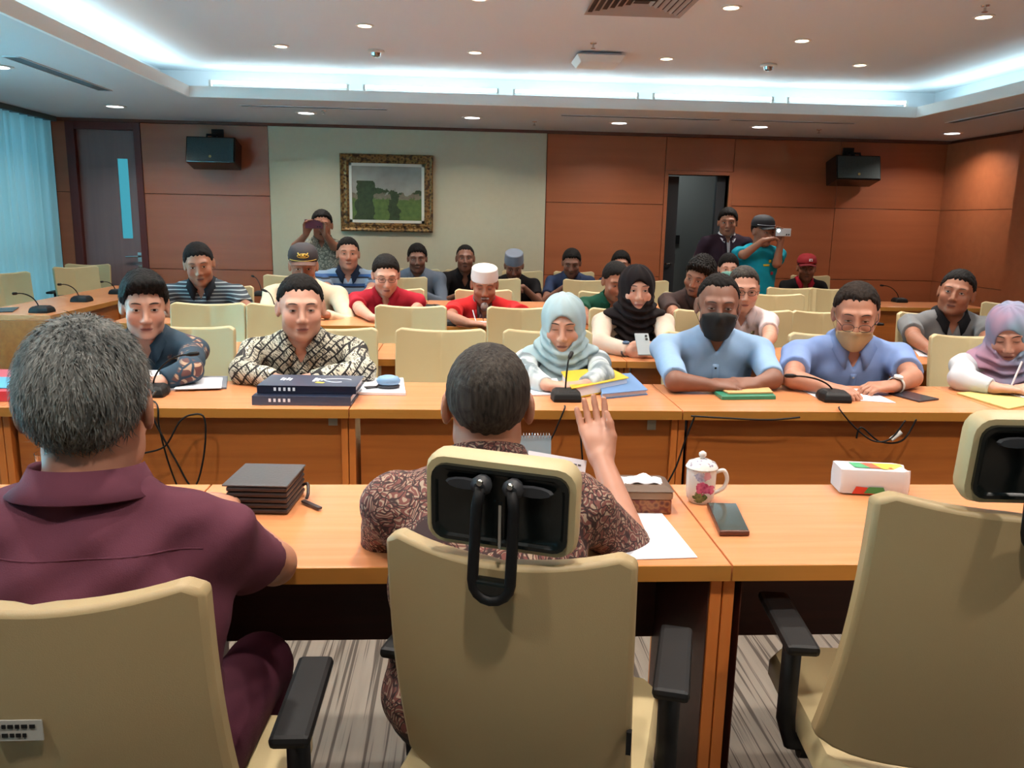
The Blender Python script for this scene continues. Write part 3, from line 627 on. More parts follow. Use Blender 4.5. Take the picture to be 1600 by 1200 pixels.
def head_prims(q, hp):
    w = hp.get('w', 1)*1.02; j = hp.get('jaw', 1)*1.04
    d = ell(q, (0, .016, .03), (.077*w, .096, .088))
    d = smin(d, ell(q, (0, -.03, -.038), (.061*w*j, .062, .082)), .035)
    d = smin(d, rc(q, (-.03*j*w, -.01, -.072), (.03*j*w, -.01, -.072), .034, .034), .03)
    d = smin(d, ell(q, (0, -.068, -.1), (.024*j, .02, .018)), .03)
    ax = q.copy(); ax[:, 0] = np.abs(ax[:, 0])
    d = smin(d, rc(ax, (.012, -.083, .024), (.046*w, -.072, .024), .011, .01), .02)
    d = smin(d, ell(ax, (.042*w, -.066, -.03), (.024, .022, .024)), .025)
    d = smax(d, -ell(ax, (.032*w, -.103, .003), (.018, .018, .013)), .014)
    d = smin(d, ell(ax, (.031*w, -.078, .002), (.0145, .0125, .0125)), .006)
    d = smin(d, rc(q, (0, -.09, .008), (0, -.108, -.034), .008, .0115), .012)
    d = smin(d, ell(ax, (.012, -.098, -.04), (.009, .011, .008)), .008)
    d = smin(d, rc(q, (-.014, -.089, -.064), (.014, -.089, -.064), .0065, .0065), .009)
    d = smin(d, rc(q, (-.012, -.087, -.074), (.012, -.087, -.074), .0075, .0075), .009)
    ea = ell(ax, (.081*w, .012, -.004), (.009, .021, .034), RZ(radians(-22)))
    ea = smax(ea, -ell(ax, (.09*w, .008, -.002), (.007, .011, .02)), .006)
    return smin(d, ea, .008)
def hair_fn(q, st):
    t = st.get('t', .012); zf = st.get('zf', .066)+.013
    d = ell(q, (0, .02, .032), (.077*st.get('w', 1)+t*st.get('side', 1), .097+t, .088+t*st.get('top', 1.3)))
    if st.get('quiff'): d = smin(d, ell(q, (.01, -.062, .092), (.066, .045, .034)), .03)
    if st.get('long'):
        d = smin(d, ell(q, (0, .04, -.04), (.095, .07, .15)), .04)
    g = .669*(q[:, 1]+.09)+.743*(q[:, 2]-zf)
    if True: g = g-st.get('recede', .006)*np.exp(-((np.abs(q[:, 0])-.045)/.025)**2)*(q[:, 2] > .03)
    if st.get('bald'): g = np.minimum(g, -ell(q, (0, .02, .13), (.055, .085, .06)))
    g = g+.004*np.sin(q[:, 0]*260)+.003*np.sin(q[:, 0]*610+1)
    d = smax(d, -g, .032)
    if st.get('ztop'): d = np.maximum(d, q[:, 2]-st['ztop'])
    zn = st.get('nape', -.07)
    d = smax(d, -(q[:, 2]-zn), .02)
    ax = q.copy(); ax[:, 0] = np.abs(ax[:, 0]); d = smax(d, -ell(ax, (.082, .012, -.012), (.025, .022, .03)), .01)
    a = st.get('amp', .0012)
    return d+a*np.sin(q[:, 0]*310+6*np.sin(q[:, 2]*70)+4*np.sin(q[:, 1]*60))+a*.7*np.sin(q[:, 1]*240+5*np.sin(q[:, 0]*80)+q[:, 2]*90)
def hand_prims(w, D, N, right, s, curl=.35, spread=.06, thumb=0.3):
    D = nrm(D); N = nrm(A3(N)-D*(A3(N)@D)); T = np.cross(D, N) if right else np.cross(N, D); P = []
    w = A3(w)
    for q, L, k_ in ((.03, .07, 0), (.010, .078, 1), (-.011, .072, 2), (-.031, .057, 3)):
        kn = w+s*(D*(.092-.006*abs(q)/.03)+T*q)
        P.append((w+s*(D*.012+T*q*.55), kn, .0135*s, .0108*s, .014))
        ang = 0; p = kn; dd = nrm(D+T*q*spread*30)
        for m, fr in enumerate((.45, .31, .24)):
            ang += curl*(1, 1.15, .8)[m]; n_ = p+s*L*fr*(dd*cos(ang)+N*sin(ang)); P.append((p, n_, (.0095-.0008*m)*s, (.0088-.0008*m)*s, .0035)); p = n_
    P.append((w+s*D*.0, w+s*D*.05, .024*s, .026*s, .02, 'flat', N))
    a = w+s*(D*.018+T*.022); b = w+s*(D*.05+T*(.034+.02*thumb)+N*.012); c = b+s*(D*.032+T*.008*thumb+N*(.012)); e = c+s*(D*.024+N*.006-T*.003)
    P += [(a, b, .0145*s, .012*s, .014), (b, c, .011*s, .01*s, .006), (c, e, .0098*s, .008*s, .004)]
    return P
def strands(v, f, hc, n, m, root, org):
    r_ = np.random.default_rng(4); c = v[f].mean(1); a = np.cross(v[f[:, 2]]-v[f[:, 0]], v[f[:, 3]]-v[f[:, 1]]); a /= np.linalg.norm(a, axis=1)[:, None]+1e-9
    i = r_.choice(len(c), n); P, N = c[i], a[i]; down = A3((0, 0, -1))+r_.normal(0, .25, (n, 3)); T = down-N*(down*N).sum(1)[:, None]; T /= np.linalg.norm(T, axis=1)[:, None]; W_ = np.cross(T, N)*.0009
    L = r_.uniform(.010, .028, n)[:, None]; V = np.stack([P-W_-N*.001, P+W_-N*.001, P+T*L*.5+N*.0035+W_*.8, P+T*L*.5+N*.0035-W_*.8, P+T*L+N*.0035], 1).reshape(-1, 3)
    F = []; 
    for k_ in range(n): b = k_*5; F += [(b, b+1, b+2, b+3), (b+3, b+2, b+4)]
    o = MB().add(V-org, F).build('hair_strands', m, root); o['kind'] = 'stuff'
GARM = {}
def person(px, py, Y, label, skin='mid', yaw=0, pitch=0, roll=0, face=0, s=1.08, hv=.006, cv=.009, hair=None, hp={}, shirt=None, sleeve='short', collar=None, pants=None, arms=None, build=1.0, stand=False, lean=None, head_xyz=None, vneck=.06, hs0=1.0, slf=.66, neck=.042, turn=True, eyes=True, detail=1, wear=None, fold=1, seat=.54, blink=1.0, group=None, shoulder=1.0):
    hc = A3(head_xyz) if head_xyz is not None else AY(px, py, Y)
    if turn and abs(face-pi) > .1: ta = -math.atan2(hc[0], hc[1]); yaw = yaw+ta*.65; face = face+ta*.3
    Fw = A3((sin(face), -cos(face), 0)); Sd = np.cross((0, 0, 1), Fw)
    base = np.stack([Sd, -Fw, A3((0, 0, 1))], 1)
    Rh = base@RZ(yaw)@RX(pitch)@RY(roll)
    sh_ = s*1.05*hs0
    pn = hc+sh_*(Rh@A3((0, .02, -.07)))+s*(A3((0, 0, -neck))-Fw*.012)
    if stand: p0 = np.array([pn[0], pn[1], pn[2]-.50*s])-Fw*.0
    else:
        dz = pn[2]-seat; ln = math.sqrt(max((.47*s)**2-dz*dz, .0)); ln = min(max(ln, .05), .21) if lean is None else lean
        p0 = np.array([pn[0], pn[1], seat])-Fw*ln
    U = nrm(pn-p0); Fb = nrm(Fw-U*(Fw@U)); RB = np.stack([Sd, -Fb, U], 1); TL = np.linalg.norm(pn-p0)
    root = empty('person', (p0[0], p0[1], 0)); org = A3((p0[0], p0[1], 0)); tag(root, label, 'person', group)
    bw = build
    shs = {}; 
    for sd, nm in ((1, 'L'), (-1, 'R')): shs[nm] = pn+s*(Sd*sd*.176*shoulder*bw**.5-U*.088+Fb*.01)
    A = arms or {}
    J = {}
    for nm, sd in (('L', 1), ('R', -1)):
        a = A.get(nm) or {}; sh = shs[nm]
        wr = A3(a.get('w', sh+s*(Sd*sd*.05-U*.38+Fb*.22)))
        if 'el' in a: el = A3(a['el'])
        else:
            l1, l2 = .285*s, .255*s; dv = wr-sh; D_ = np.linalg.norm(dv); D2_ = min(D_, (l1+l2)*.995); u_ = dv/D_
            x = (l1*l1-l2*l2+D2_*D2_)/(2*D2_); hgt = math.sqrt(max(l1*l1-x*x, 0)); pole = nrm(A3(a.get('pole', Sd*sd*.7-A3((0, 0, 1))*.8-Fw*.2))); pole = nrm(pole-u_*(pole@u_))
            el = sh+u_*x*(D_/D2_)+pole*hgt
        hd = nrm(a.get('d', wr-el)); N_ = A3(a.get('n', (0, 0, -1)))
        J[nm] = (sh, el, wr, hd, N_, a)
    cb, cc = p0+U*.13, pn-U*.19*s
    thick = 1+.35*(bw-1)*2
    def torso(P, e):
        d = ell(P, cc, (.170*s*bw**.7+e, .108*s*bw+e, .20*s+e), RB)
        d = smin(d, ell(P, cb, (.142*s*bw+e, .112*s*thick*bw+e, .22*s+e), RB), .08)
        d = smin(d, ell(P, p0+A3((0, 0, .02)), (.17*s*bw+e, .13*s+e, .12*s+e), base), .06)
        for nm in 'LR':
            d = smin(d, rc(P, pn-U*.03*s, J[nm][0]+U*.004, .05*s+e, .052*s+e), .045)
        return d
    skL = [rc]
    def body(P):
        q = (P-hc.astype(f32))@(Rh/sh_).astype(f32)
        near = (q*q).sum(1) < .05
        d = np.full(len(P), 9, f32)
        if near.any(): d[near] = head_prims(q[near], hp)*sh_
        d[~near] = (np.sqrt((q[~near]**2).sum(1))-.12)*s
        nk0 = hc+sh_*(Rh@A3((0, .022, -.05))); d = smin(d, rc(P, nk0, pn-U*.03, .054*s, .058*s*bw**.5), .025)
        d = smin(d, torso(P, -.014), .03)
        for nm in 'LR':
            sh, el, wr, hd, N_, a = J[nm]
            d = smin(d, rc(P, sh, el, .046*s*bw**.5, .038*s), .03); d = smin(d, rc(P, el, wr, .039*s*bw**.3, .025*s), .012)
            dh = np.sqrt(((P-(wr+hd*.08*s).astype(f32))**2).sum(1)); m = dh < .17*s
            if m.any():
                Pm = P[m]; dd = np.full(len(Pm), 9, f32)
                for pr in HP[nm]:
                    if len(pr) > 5:
                        Nn = nrm(pr[6]).astype(f32); a0 = pr[0].astype(f32); rel = Pm-a0; Pn = a0+rel+np.outer(rel@Nn, Nn)*.7
                        x = rc(Pn, pr[0], pr[1], pr[2], pr[3])
                    else: x = rc(Pm, *pr[:4])
                    dd = smin(dd, x, pr[4])
                d[m] = smin(d[m], dd, .012)
        return d
    HP = {}
    for nm in 'LR':
        sh, el, wr, hd, N_, a = J[nm]; HP[nm] = hand_prims(wr, hd, N_, nm == 'R', s*.98, a.get('curl', .35), a.get('spread', .06), a.get('thumb', .3))
    allp = [hc, p0, pn]+[J[n_][i] for n_ in 'LR' for i in range(3)]+[J[n_][2]+J[n_][3]*.1 for n_ in 'LR']
    lo = np.min(allp, 0)-.2; hi = np.max(allp, 0)+.2
    v, f = surfnet(body, lo, hi, hv)
    q = (v-hc)@(Rh/sh_)
    tint = np.ones((len(v), 4)); 
    red = np.exp(-((np.abs(q[:, 0])-.04)**2+(q[:, 1]+.08)**2+(q[:, 2]+.03)**2)/.0006)
    tint[:, 1] -= .10*red; tint[:, 2] -= .08*red
    if hp.get('stubble'):
        m = np.exp(-(q[:, 0]**2/.0035+(q[:, 1]+.08)**2/.003+(q[:, 2]+.075)**2/.0012))*hp['stubble']; tint[:, :3] *= (1-m)[:, None]
    sok = np.exp(-((np.abs(q[:, 0])-.031)**2/.0003+(q[:, 1]+.09)**2/.0008+(q[:, 2]-.003)**2/.0002)); tint[:, :3] *= (1-.22*sok)[:, None]
    mesh_obj('body', v, f, SK[skin], root, org, tint)
    # ---- facial features projected on the head surface
    def hs(x, z, off):        # head-local front surface
        x = np.asarray(x, f32); z = np.asarray(z, f32); y = np.full(x.shape, -.14, f32)
        for _ in range(22): y = y+np.maximum(head_prims(np.stack([x, y, z], 1), hp), 0)*.9
        return np.stack([x, y-off, z], 1)
    toW = lambda q_: (A3(q_)*sh_)@Rh.T+hc
    def strip(name, m, xs, z0, z1, off, par=root, nu=2):
        xs = A3(xs); rows_ = []
        for t_ in np.linspace(0, 1, nu): rows_.append(toW(hs(xs, A3(z0)*(1-t_)+A3(z1)*t_, off)))
        o = MB().sheet(A3(rows_)[::-1]).build(name, m, par if par is root else None, smooth=True)
        o.data.transform(Matrix.Translation([-float(q_) for q_ in org]))
        if par is not root: o.parent = par
        return o
    w_ = hp.get('w', 1)
    if eyes:
        for sg in (-1, 1):
            t_ = np.linspace(-1, 1, 9 if detail else 5); xc = sg*.0315*w_
            b = np.sort(xc+.0175*t_); tt = (b-xc)/.0175
            zb = .0255+.003*(1-tt**2)+sg*tt*.0006; th = .0025*np.sqrt(np.maximum(1-(tt*.93)**2, .05))
            strip('eyebrow', M_brow, b, zb-th, zb+th, .0018)
            if hp.get('sunk'): continue
            hgt = .0042*blink*hp.get('eye', 1); b = np.sort(xc+.0138*t_); tt = (b-xc)/.0138; c_ = np.maximum(1-tt**2, 0)
            ey = strip('eye', M_eyew if hgt > .002 else M_lid, b, .0015-hgt*.8*c_-.0008, .0015+hgt*c_+.0008, .0012)
            if hgt > .002:
                x_ = xc+.0058*np.linspace(-1, 1, 7); cc_ = np.sqrt(np.maximum(1-np.linspace(-1, 1, 7)**2, 0)); strip('iris', M_iris, x_, .0018-np.minimum(.0058*cc_, hgt*.8), .0018+np.minimum(.0058*cc_, hgt), .0019, ey)
                strip('eyelid', M_lid, b, .0015+hgt*c_, .0015+hgt*c_+.0016, .0024, ey)
        if not (wear or {}).get('mask'):
            b = np.linspace(-.023, .023, 11); t_ = b/.023; c_ = np.maximum(1-t_*t_, 0)
            lp = strip('lips', M_lip[skin], b, -.069-.0085*c_**.7, -.069+.006*c_**.7-.0018*np.exp(-(b/.004)**2), .0012, nu=4)
            strip('mouth_line', M_lid, b, -.0697-.0008*c_, -.0688+.0006*c_, .003, lp)
    # ---- hair
    wr_ = wear or {}
    if hair is not None:
        hst, hm = hair
        hf = lambda P: hair_fn((P-hc.astype(f32))@(Rh/sh_).astype(f32), {'w': w_, **hst})*sh_
        r_ = .2*s if not hst.get('long') else .26*s
        v, f = surfnet(hf, hc-r_, hc+r_, min(hv, .005) if detail else hv*.8); mesh_obj('hair', v, f, hm, root, org)
        if hst.get('strands'): strands(v, f, hc, hst['strands'], hm, root, org)
    # ---- shirt
    rg = np.random.default_rng(int(abs(px*7+py*13)) % 9999); ph = rg.uniform(0, 6, 6)
    def shirtf(P):
        d = torso(P, .004)
        sl_ = {'short': slf, 'long': 1, 'elbow': .95}[sleeve]
        for nm in 'LR':
            sh, el, wr, hd, N_, a = J[nm]
            ee = sh+(el-sh)*(sl_ if sleeve != 'long' else 1); r1 = .058 if sleeve == 'short' else .050
            x = rc(P, sh, ee if sleeve == 'long' else ee+nrm(el-sh)*.05, .054*s*bw**.5, r1*s*bw**.3)
            if sleeve != 'long': x = np.maximum(x, (P-ee.astype(f32))@nrm(el-sh).astype(f32))
            d = smin(d, x, .035)
            if sleeve == 'long':
                we = wr-nrm(wr-el)*.01*s; x = rc(P, el, we+nrm(wr-el)*.04, .05*s, .034*s); x = np.maximum(x, (P-we.astype(f32))@nrm(wr-el).astype(f32)); d = smin(d, x, .02)
        L = (P-pn.astype(f32))@RB.astype(f32)
        wv = np.sin(L[:, 2]*26+ph[0]+4*np.sin(L[:, 0]*9+ph[1]))*np.sin(L[:, 0]*17+ph[2]+2.5*np.sin(L[:, 2]*12+ph[3]))
        wv2 = np.sin(L[:, 0]*46+L[:, 2]*38+ph[4]+3*np.sin(L[:, 2]*17+L[:, 1]*13)); d = d-fold*(.0045*wv+.002*wv2)
        zc = L[:, 2]
        nk = rc(P, pn-U*.04, hc+s*(Rh@A3((0, .02, -.06))), .060*s*bw**.4, .062*s); d = smax(d, -nk, .01)
        if vneck:
            g_ = np.maximum(np.abs(L[:, 0])-.55*(zc+vneck+.03), L[:, 1]+.0); d = np.maximum(d, -g_)
        hem = (p0+A3((0, 0, -.02)))
        return np.maximum(d, -(P[:, 2]-f32(hem[2]-.06 if not stand else p0[2]-.10)))
    if shirt is not None:
        v, f = surfnet(shirtf, lo, hi, cv); mesh_obj('shirt', v, f, shirt, root, org)
    # ---- collar
    if collar is not None:
        rows_ = [[] for _ in range(5)]; fr = .30
        for a in np.linspace(fr, 2*pi-fr, 30):
            fk = max(0, cos(a))**3; ex, ey_ = sin(a), -cos(a)      # local: front = -y
            rn = .068*s*bw**.4; tip = math.exp(-((min(a, 2*pi-a)-fr)/.35)**2)
            cz = -.012-.036*fk*1.2
            for i_, (r_, z_) in enumerate([(rn*1.0, cz-.005), (rn*.98, cz+.038-.012*fk), (rn*1.05, cz+.042-.012*fk), (rn*1.2, cz+.018), (rn*1.46+.024*tip*s, cz+.002-.028*tip)]):
                rows_[i_].append(pn+RB@A3((ex*r_, ey_*r_*.95-.004*s, z_*s)))
        o = MB().sheet(A3(rows_), 0, None).build('collar', collar, root, smooth=True); o.data.transform(Matrix.Translation([-float(q_) for q_ in org]))
        sm = o.modifiers.new('thick', 'SOLIDIFY'); sm.thickness = .003
    # ---- legs
    pants = pants or M_trous
    hips = {nm: p0+Sd*sd*.09*s+A3((0, 0, 0 if stand else -.0)) for nm, sd in (('L', 1), ('R', -1))}
    LG = {}
    for nm, sd in (('L', 1), ('R', -1)):
        if stand: kn = hips[nm]*A3((1, 1, .5))+A3((0, 0, .04))+Fw*.03+Sd*sd*.02; an = hips[nm]*A3((1, 1, 0))+A3((0, 0, .09))+Sd*sd*.03
        else: kn = hips[nm]+Fw*.43*s+Sd*sd*.05; kn[2] = .50; an = kn-Fw*.0; an = np.array([kn[0], kn[1], .09])+Fw*.02
        LG[nm] = (hips[nm], kn, an)
    def pf(P):
        d = ell(P, p0+A3((0, 0, .01)), (.165*s*bw, .125*s, .11*s), base)
        for nm in 'LR':
            h_, k_, a_ = LG[nm]; d = smin(d, rc(P, h_, k_, .088*s*bw**.5, .064*s), .03); d = smin(d, rc(P, k_, a_, .064*s, .05*s), .02)
        return np.maximum(d, -(P[:, 2]-.07))
    pts = [q_ for nm in 'LR' for q_ in LG[nm]]+[p0]
    v, f = surfnet(pf, np.min(pts, 0)-.16, np.max(pts, 0)+.16, .014 if detail else .018); mesh_obj('trousers', v, f, pants, root, org)
    for nm in 'LR':
        a_ = LG[nm][2]; q = MB(); n_ = 14; th = np.arange(n_)*2*pi/n_
        rings = []
        for sc_, z_ in ((.96, .002), (1, .015), (.98, .035), (.8, .06), (.5, .09)):
            rings.append([A3((a_[0], a_[1], 0))+Fw*(.06*s+.135*s*sc_*cos(t_)-(1-sc_)*.10)+Sd*.045*s*sc_*sin(t_)*(1+.15*cos(t_))+A3((0, 0, z_)) for t_ in th])
        o = q.loft(rings).build('shoe', M_shoe, root, smooth=True); o.data.transform(Matrix.Translation([-float(q_) for q_ in org]))
    ctx = dict(root=root, org=org, hc=hc, Rh=Rh, s=sh_, pn=pn, RB=RB, hs=hs, toW=toW, J=J, U=U, Fb=Fb, Sd=Sd, body=body, shirtf=shirtf, hp=hp, p0=p0, lo=lo, hi=hi, px=px)
    for fn, arg in (wr_ or {}).items(): WEAR[fn](ctx, arg)
    return ctx
def put(ctx, o): o.data.transform(Matrix.Translation([-float(q_) for q_ in ctx['org']])); return o
def march(f, P, d, off, n=26):
    P = A3(P).astype(f32).copy(); d = nrm(d).astype(f32)
    for _ in range(n): P = P+(np.maximum(f(P), -.01)*.85)[:, None]*d
    return P-d*off
# worn things
def w_mask(ctx, a):
    m, ztop = a; hs = ctx['hs']; rows_ = []
    xs = np.linspace(-1, 1, 17)
    for v_ in np.linspace(0, 1, 9):
        z = ztop+(-.118-ztop)*v_; wd = np.interp(v_, [0, .4, 1], [.064, .070, .046]); x = xs*wd; z = z+(.012*(1-v_)-.010*v_)*(1-xs**2)
        p = hs(x, z, .006); y = p[:, 1]
        lim = -.088-.012*math.sin(pi*min(1, v_*1.1))*1; yb = lim+1.0*np.abs(xs)**2.2*.055
        p[:, 1] = np.minimum(y, 9) if False else np.clip(yb, -.2, np.minimum(y, yb)); rows_.append(ctx['toW'](p))
    o = put(ctx, MB().sheet(A3(rows_)).build('face_mask', m, ctx['root'], smooth=True)); o.modifiers.new('t', 'SOLIDIFY').thickness = .002
    q = MB()
    for sg in (-1, 1):
        q.tube(ctx['toW']([(sg*.062, -.04, ztop-.01), (sg*.078, -.015, .005), (sg*.083, .012, .02)]), .0012, 5); q.tube(ctx['toW']([(sg*.058, -.04, -.09), (sg*.076, -.01, -.05), (sg*.086, .02, -.03)]), .0012, 5)
    put(ctx, q.build('ear_loops', m, ctx['root'], smooth=True))
def w_glasses(ctx, a):
    zc, m = a if isinstance(a, tuple) else (0, M_glassf); q = MB(); g_ = MB()
    yf = -.102+(-.008 if zc < -.01 else 0)
    for sg in (-1, 1):
        th = np.linspace(0, 2*pi, 21); x = sg*.031+.022*np.sign(np.cos(th))*np.abs(np.cos(th))**.7; z = zc+.0145*np.sign(np.sin(th))*np.abs(np.sin(th))**.7
        y = yf+.35*np.abs(x-0)**1*.35
        q.tube(ctx['toW'](np.stack([x, y, z], 1)), .0016, 6)
        q.tube(ctx['toW']([(sg*.055, yf+.008, zc+.006), (sg*.078, yf+.03, .008), (sg*.084, .0, .01), (sg*.085, .03, .0)]), .0015, 6)
        g_.add(ctx['toW'](np.stack([x[:-1], y[:-1]+.001, z[:-1]], 1)), [tuple(range(20))])
    q.tube(ctx['toW']([(-.009, yf+.002, zc+.003), (0, yf-.001, zc+.006), (.009, yf+.002, zc+.003)]), .0016, 6)
    o = put(ctx, q.build('glasses', m, ctx['root'], smooth=True)); l = put(ctx, g_.build('lens', M_lens, None)); l.parent = o
def w_cap(ctx, a):
    m, mb, extra = a; toW = ctx['toW']; q = MB(); rings = []; n_ = 28; th = np.arange(n_)*2*pi/n_
    for sc_, z_ in ((1.0, .045), (1.01, .065), (.97, .09), (.82, .118), (.5, .136), (.12, .142)):
        rings.append(toW([(.091*sc_*cos(t_), .012+.108*sc_*sin(t_), z_+.006*(1-sin(t_))*(z_ < .07)*0) for t_ in th]))
    c = put(ctx, q.loft(rings, cap=True).build('cap_crown', m, ctx['root'], smooth=True))
    P = []
    for v_ in np.linspace(0, 1, 6):
        P.append(toW([(u*.08*(1-.12*v_), -.094-.0+.05*abs(u)**2*(1-v_*.3)-.068*v_*(1-.35*u*u)+.006, .052-.012*v_-.018*u*u) for u in np.linspace(-1, 1, 13)]))
    b = put(ctx, MB().sheet(A3(P)).build('brim', mb, None, smooth=True)); b.parent = ctx['root']; b.modifiers.new('t', 'SOLIDIFY').thickness = .004
    if extra == 'officer':
        g_ = MB(); g_.tube(toW([(.093*sin(a_), .012-.110*cos(a_), .054) for a_ in np.linspace(-1.0, 1.0, 12)]), .003, 6)
        g_.tube(toW([(.02*cos(a_)*1.6*(1-.3*sin(a_)), -.099+.01*abs(cos(a_)), .086+.012*sin(a_)) for a_ in np.linspace(0, 2*pi, 14)]), .004, 6)
        g_.lathe([(.01, 0), (.008, .004)], 10, c=toW([(0, -.102, .088)])[0], R=ctx['Rh']@RX(pi/2))
        for sg in (-1, 1): g_.tube(toW([(sg*.006, -.1, .08), (sg*.02, -.097, .09), (sg*.03, -.094, .104)]), .004, 6)
        o = put(ctx, g_.build('gold_emblem', mat('gold_braid', S(206, 170, 80), .4, .5), None, smooth=True)); o.parent = c
    if extra == 'badge':
        g_ = MB(); Rr = ctx['Rh']; g_.box(toW([(.022, -.098, .088)])[0], (.034, .006, .026), Rr@RZ(.2)@RX(-.25)); g_.box(toW([(.022, -.102, .088)])[0], (.012, .004, .010), Rr@RZ(.2)@RX(-.25), mi=1)
        o = put(ctx, g_.build('front_patch', [mat('patch_white', S(225, 220, 220), .7), mat('patch_red', S(160, 30, 36), .7)], None)); o.parent = c
    if extra == 'stripe':
        g_ = MB(); g_.tube(toW([(.094*sin(a_), .012-.110*cos(a_), .062) for a_ in np.linspace(-1.2, 1.2, 12)]), .003, 6); o = put(ctx, g_.build('cap_stripe', M_white, None, smooth=True)); o.parent = c
def w_kopiah(ctx, a):
    m, z0, z1, tp, dome = a; toW = ctx['toW']; n_ = 28; th = np.arange(n_)*2*pi/n_; rings = []
    prof = [(1.0, z0), (1.015, z0+.02), (1.0*tp, z1), (.93*tp, z1+.006), (.5*tp, z1+(.02 if dome else .004)), (.1, z1+(.026 if dome else .008))]
    for sc_, z_ in prof: rings.append(toW([(.088*sc_*cos(t_), .014+.105*sc_*sin(t_), z_) for t_ in th]))
    put(ctx, MB().loft(rings).build('cap', m, ctx['root'], smooth='auto'))
def w_hijab(ctx, a):
    m, drop, op = a; hc, Rh, s, pn, RB, U = [ctx[k_] for k_ in ('hc', 'Rh', 's', 'pn', 'RB', 'U')]
    toW = ctx['toW']
    def f(P):
        q = (P-hc.astype(f32))@(Rh/s).astype(f32)
        d = ell(q, (0, .018, .028), (.096, .116, .107)); d = smin(d, ell(q, (0, -.012, -.06), (.082, .09, .10)), .04); d = d*s
        fr = pn+RB@A3((0, -.085, -.09-drop*.35)); d = smin(d, rc(P, pn+U*.03, fr, .078*s, (.085+drop*.12)*s), .06)
        L = (P-pn.astype(f32))@RB.astype(f32)
        for sd in (-1, 1): d = smin(d, rc(P, pn-U*.0, pn+RB@A3((sd*.115*s, -.01, -.055)), .07*s, .058*s), .05)
        low = np.clip(-q[:, 2]*12, 0, 1); ang = np.arctan2(q[:, 0], -q[:, 1])
        d = d-.007*s*low*np.sin(q[:, 2]*150+3.0*np.cos(ang*1.2)*1.6+1.5*ang)-.0028*s*np.sin(ang*9+q[:, 2]*22)
        o_ = ell(q, (0, -.12, -.016), (.056*op, .095, .082*op)); d = smax(d, -o_*s, .008)
        return d
    v, fc = surfnet(f, hc-.36, hc+.24, .006); mesh_obj('hijab', v, fc, m, ctx['root'], ctx['org'])
    # dark under-scarf line omitted where not visible
def w_jacket(ctx, a):        # open jacket: a panel left open at the front
    m, gap, lon = a; sf = ctx['shirtf']; pn, RB = ctx['pn'], ctx['RB']
    def f(P):
        L = (P-pn.astype(f32))@RB.astype(f32); d = sf(P)-.007
        op = np.maximum(np.abs(L[:, 0])-(gap+.06*np.clip(L[:, 2]+.06, -1, .2)), L[:, 1]); d = np.maximum(d, -op)
        return d
    v, fc = surfnet(f, ctx['lo'], ctx['hi'], .009); mesh_obj('jacket', v, fc, m, ctx['root'], ctx['org'])
    q = MB()
    for sg in (-1, 1):
        z = np.linspace(-.02, -.30, 10); P = []
        for t_, off in ((0, .0), (1, .0)):
            x = sg*(gap+.06*np.clip(z+.06, -1, .2)+(.0 if t_ == 0 else .05*np.sin(np.linspace(.5, pi, 10))))
            pts = A3([pn+RB@A3((x[i], -.30, z[i])) for i in range(10)]); P.append(march(f, pts, RB@A3((0, 1, 0)), .006))
        q.sheet(A3(P))
    o = put(ctx, q.build('lapel', lon, ctx['root'], smooth=True)); o.modifiers.new('t', 'SOLIDIFY').thickness = .004
def w_placket(ctx, a):
    m, mb, n_ = a; pn, RB, sf = ctx['pn'], ctx['RB'], ctx['shirtf']; z = np.linspace(-.10, -.10-n_*.055, 12); P = []
    for x in (-.014, .014): P.append(march(sf, A3([pn+RB@A3((x, -.3, k_)) for k_ in z]), RB@A3((0, 1, 0)), .002))
    o = put(ctx, MB().sheet(A3(P)).build('placket', m, ctx['root'], smooth=True)); o.modifiers.new('t', 'SOLIDIFY').thickness = .0015
    c = march(sf, A3([pn+RB@A3((0, -.3, k_)) for k_ in -.115-np.arange(n_)*.055]), RB@A3((0, 1, 0)), .004)
    for p in c:
        b = put(ctx, MB().lathe([(.0055, 0), (.005, .002)], 10, c=p, R=RB@RX(pi/2)).build('button', mb, None)); b.parent = o
def w_patch(ctx, a):         # list of (name, material, x, z, w, h) flat pieces on the chest
    pn, RB, sf = ctx['pn'], ctx['RB'], ctx['shirtf']
    for nm, m, x, z, w, h in a:
        P = []
        for z_ in (z-h/2, z, z+h/2): P.append(march(sf, A3([pn+RB@A3((x_, -.32, z_)) for x_ in np.linspace(x-w/2, x+w/2, 4)]), RB@A3((0, 1, 0)), .004))
        o = put(ctx, MB().sheet(A3(P)).build(nm, m, ctx['root'], smooth=True)); o.modifiers.new('t', 'SOLIDIFY').thickness = .002
def w_beard(ctx, a):
    m = a
    f = lambda P: (lambda q: smin(ell(q, (0, -.082, -.118), (.024, .022, .034)), rc(q, (-.022, -.098, -.06), (.022, -.098, -.06), .006, .006), .004)+.0015*np.sin(q[:, 0]*400))((P-ctx['hc'].astype(f32))@(ctx['Rh']/ctx['s']).astype(f32))*ctx['s']
    v, fc = surfnet(f, ctx['hc']-.22, ctx['hc']+.1, .005); mesh_obj('beard', v, fc, m, ctx['root'], ctx['org'])
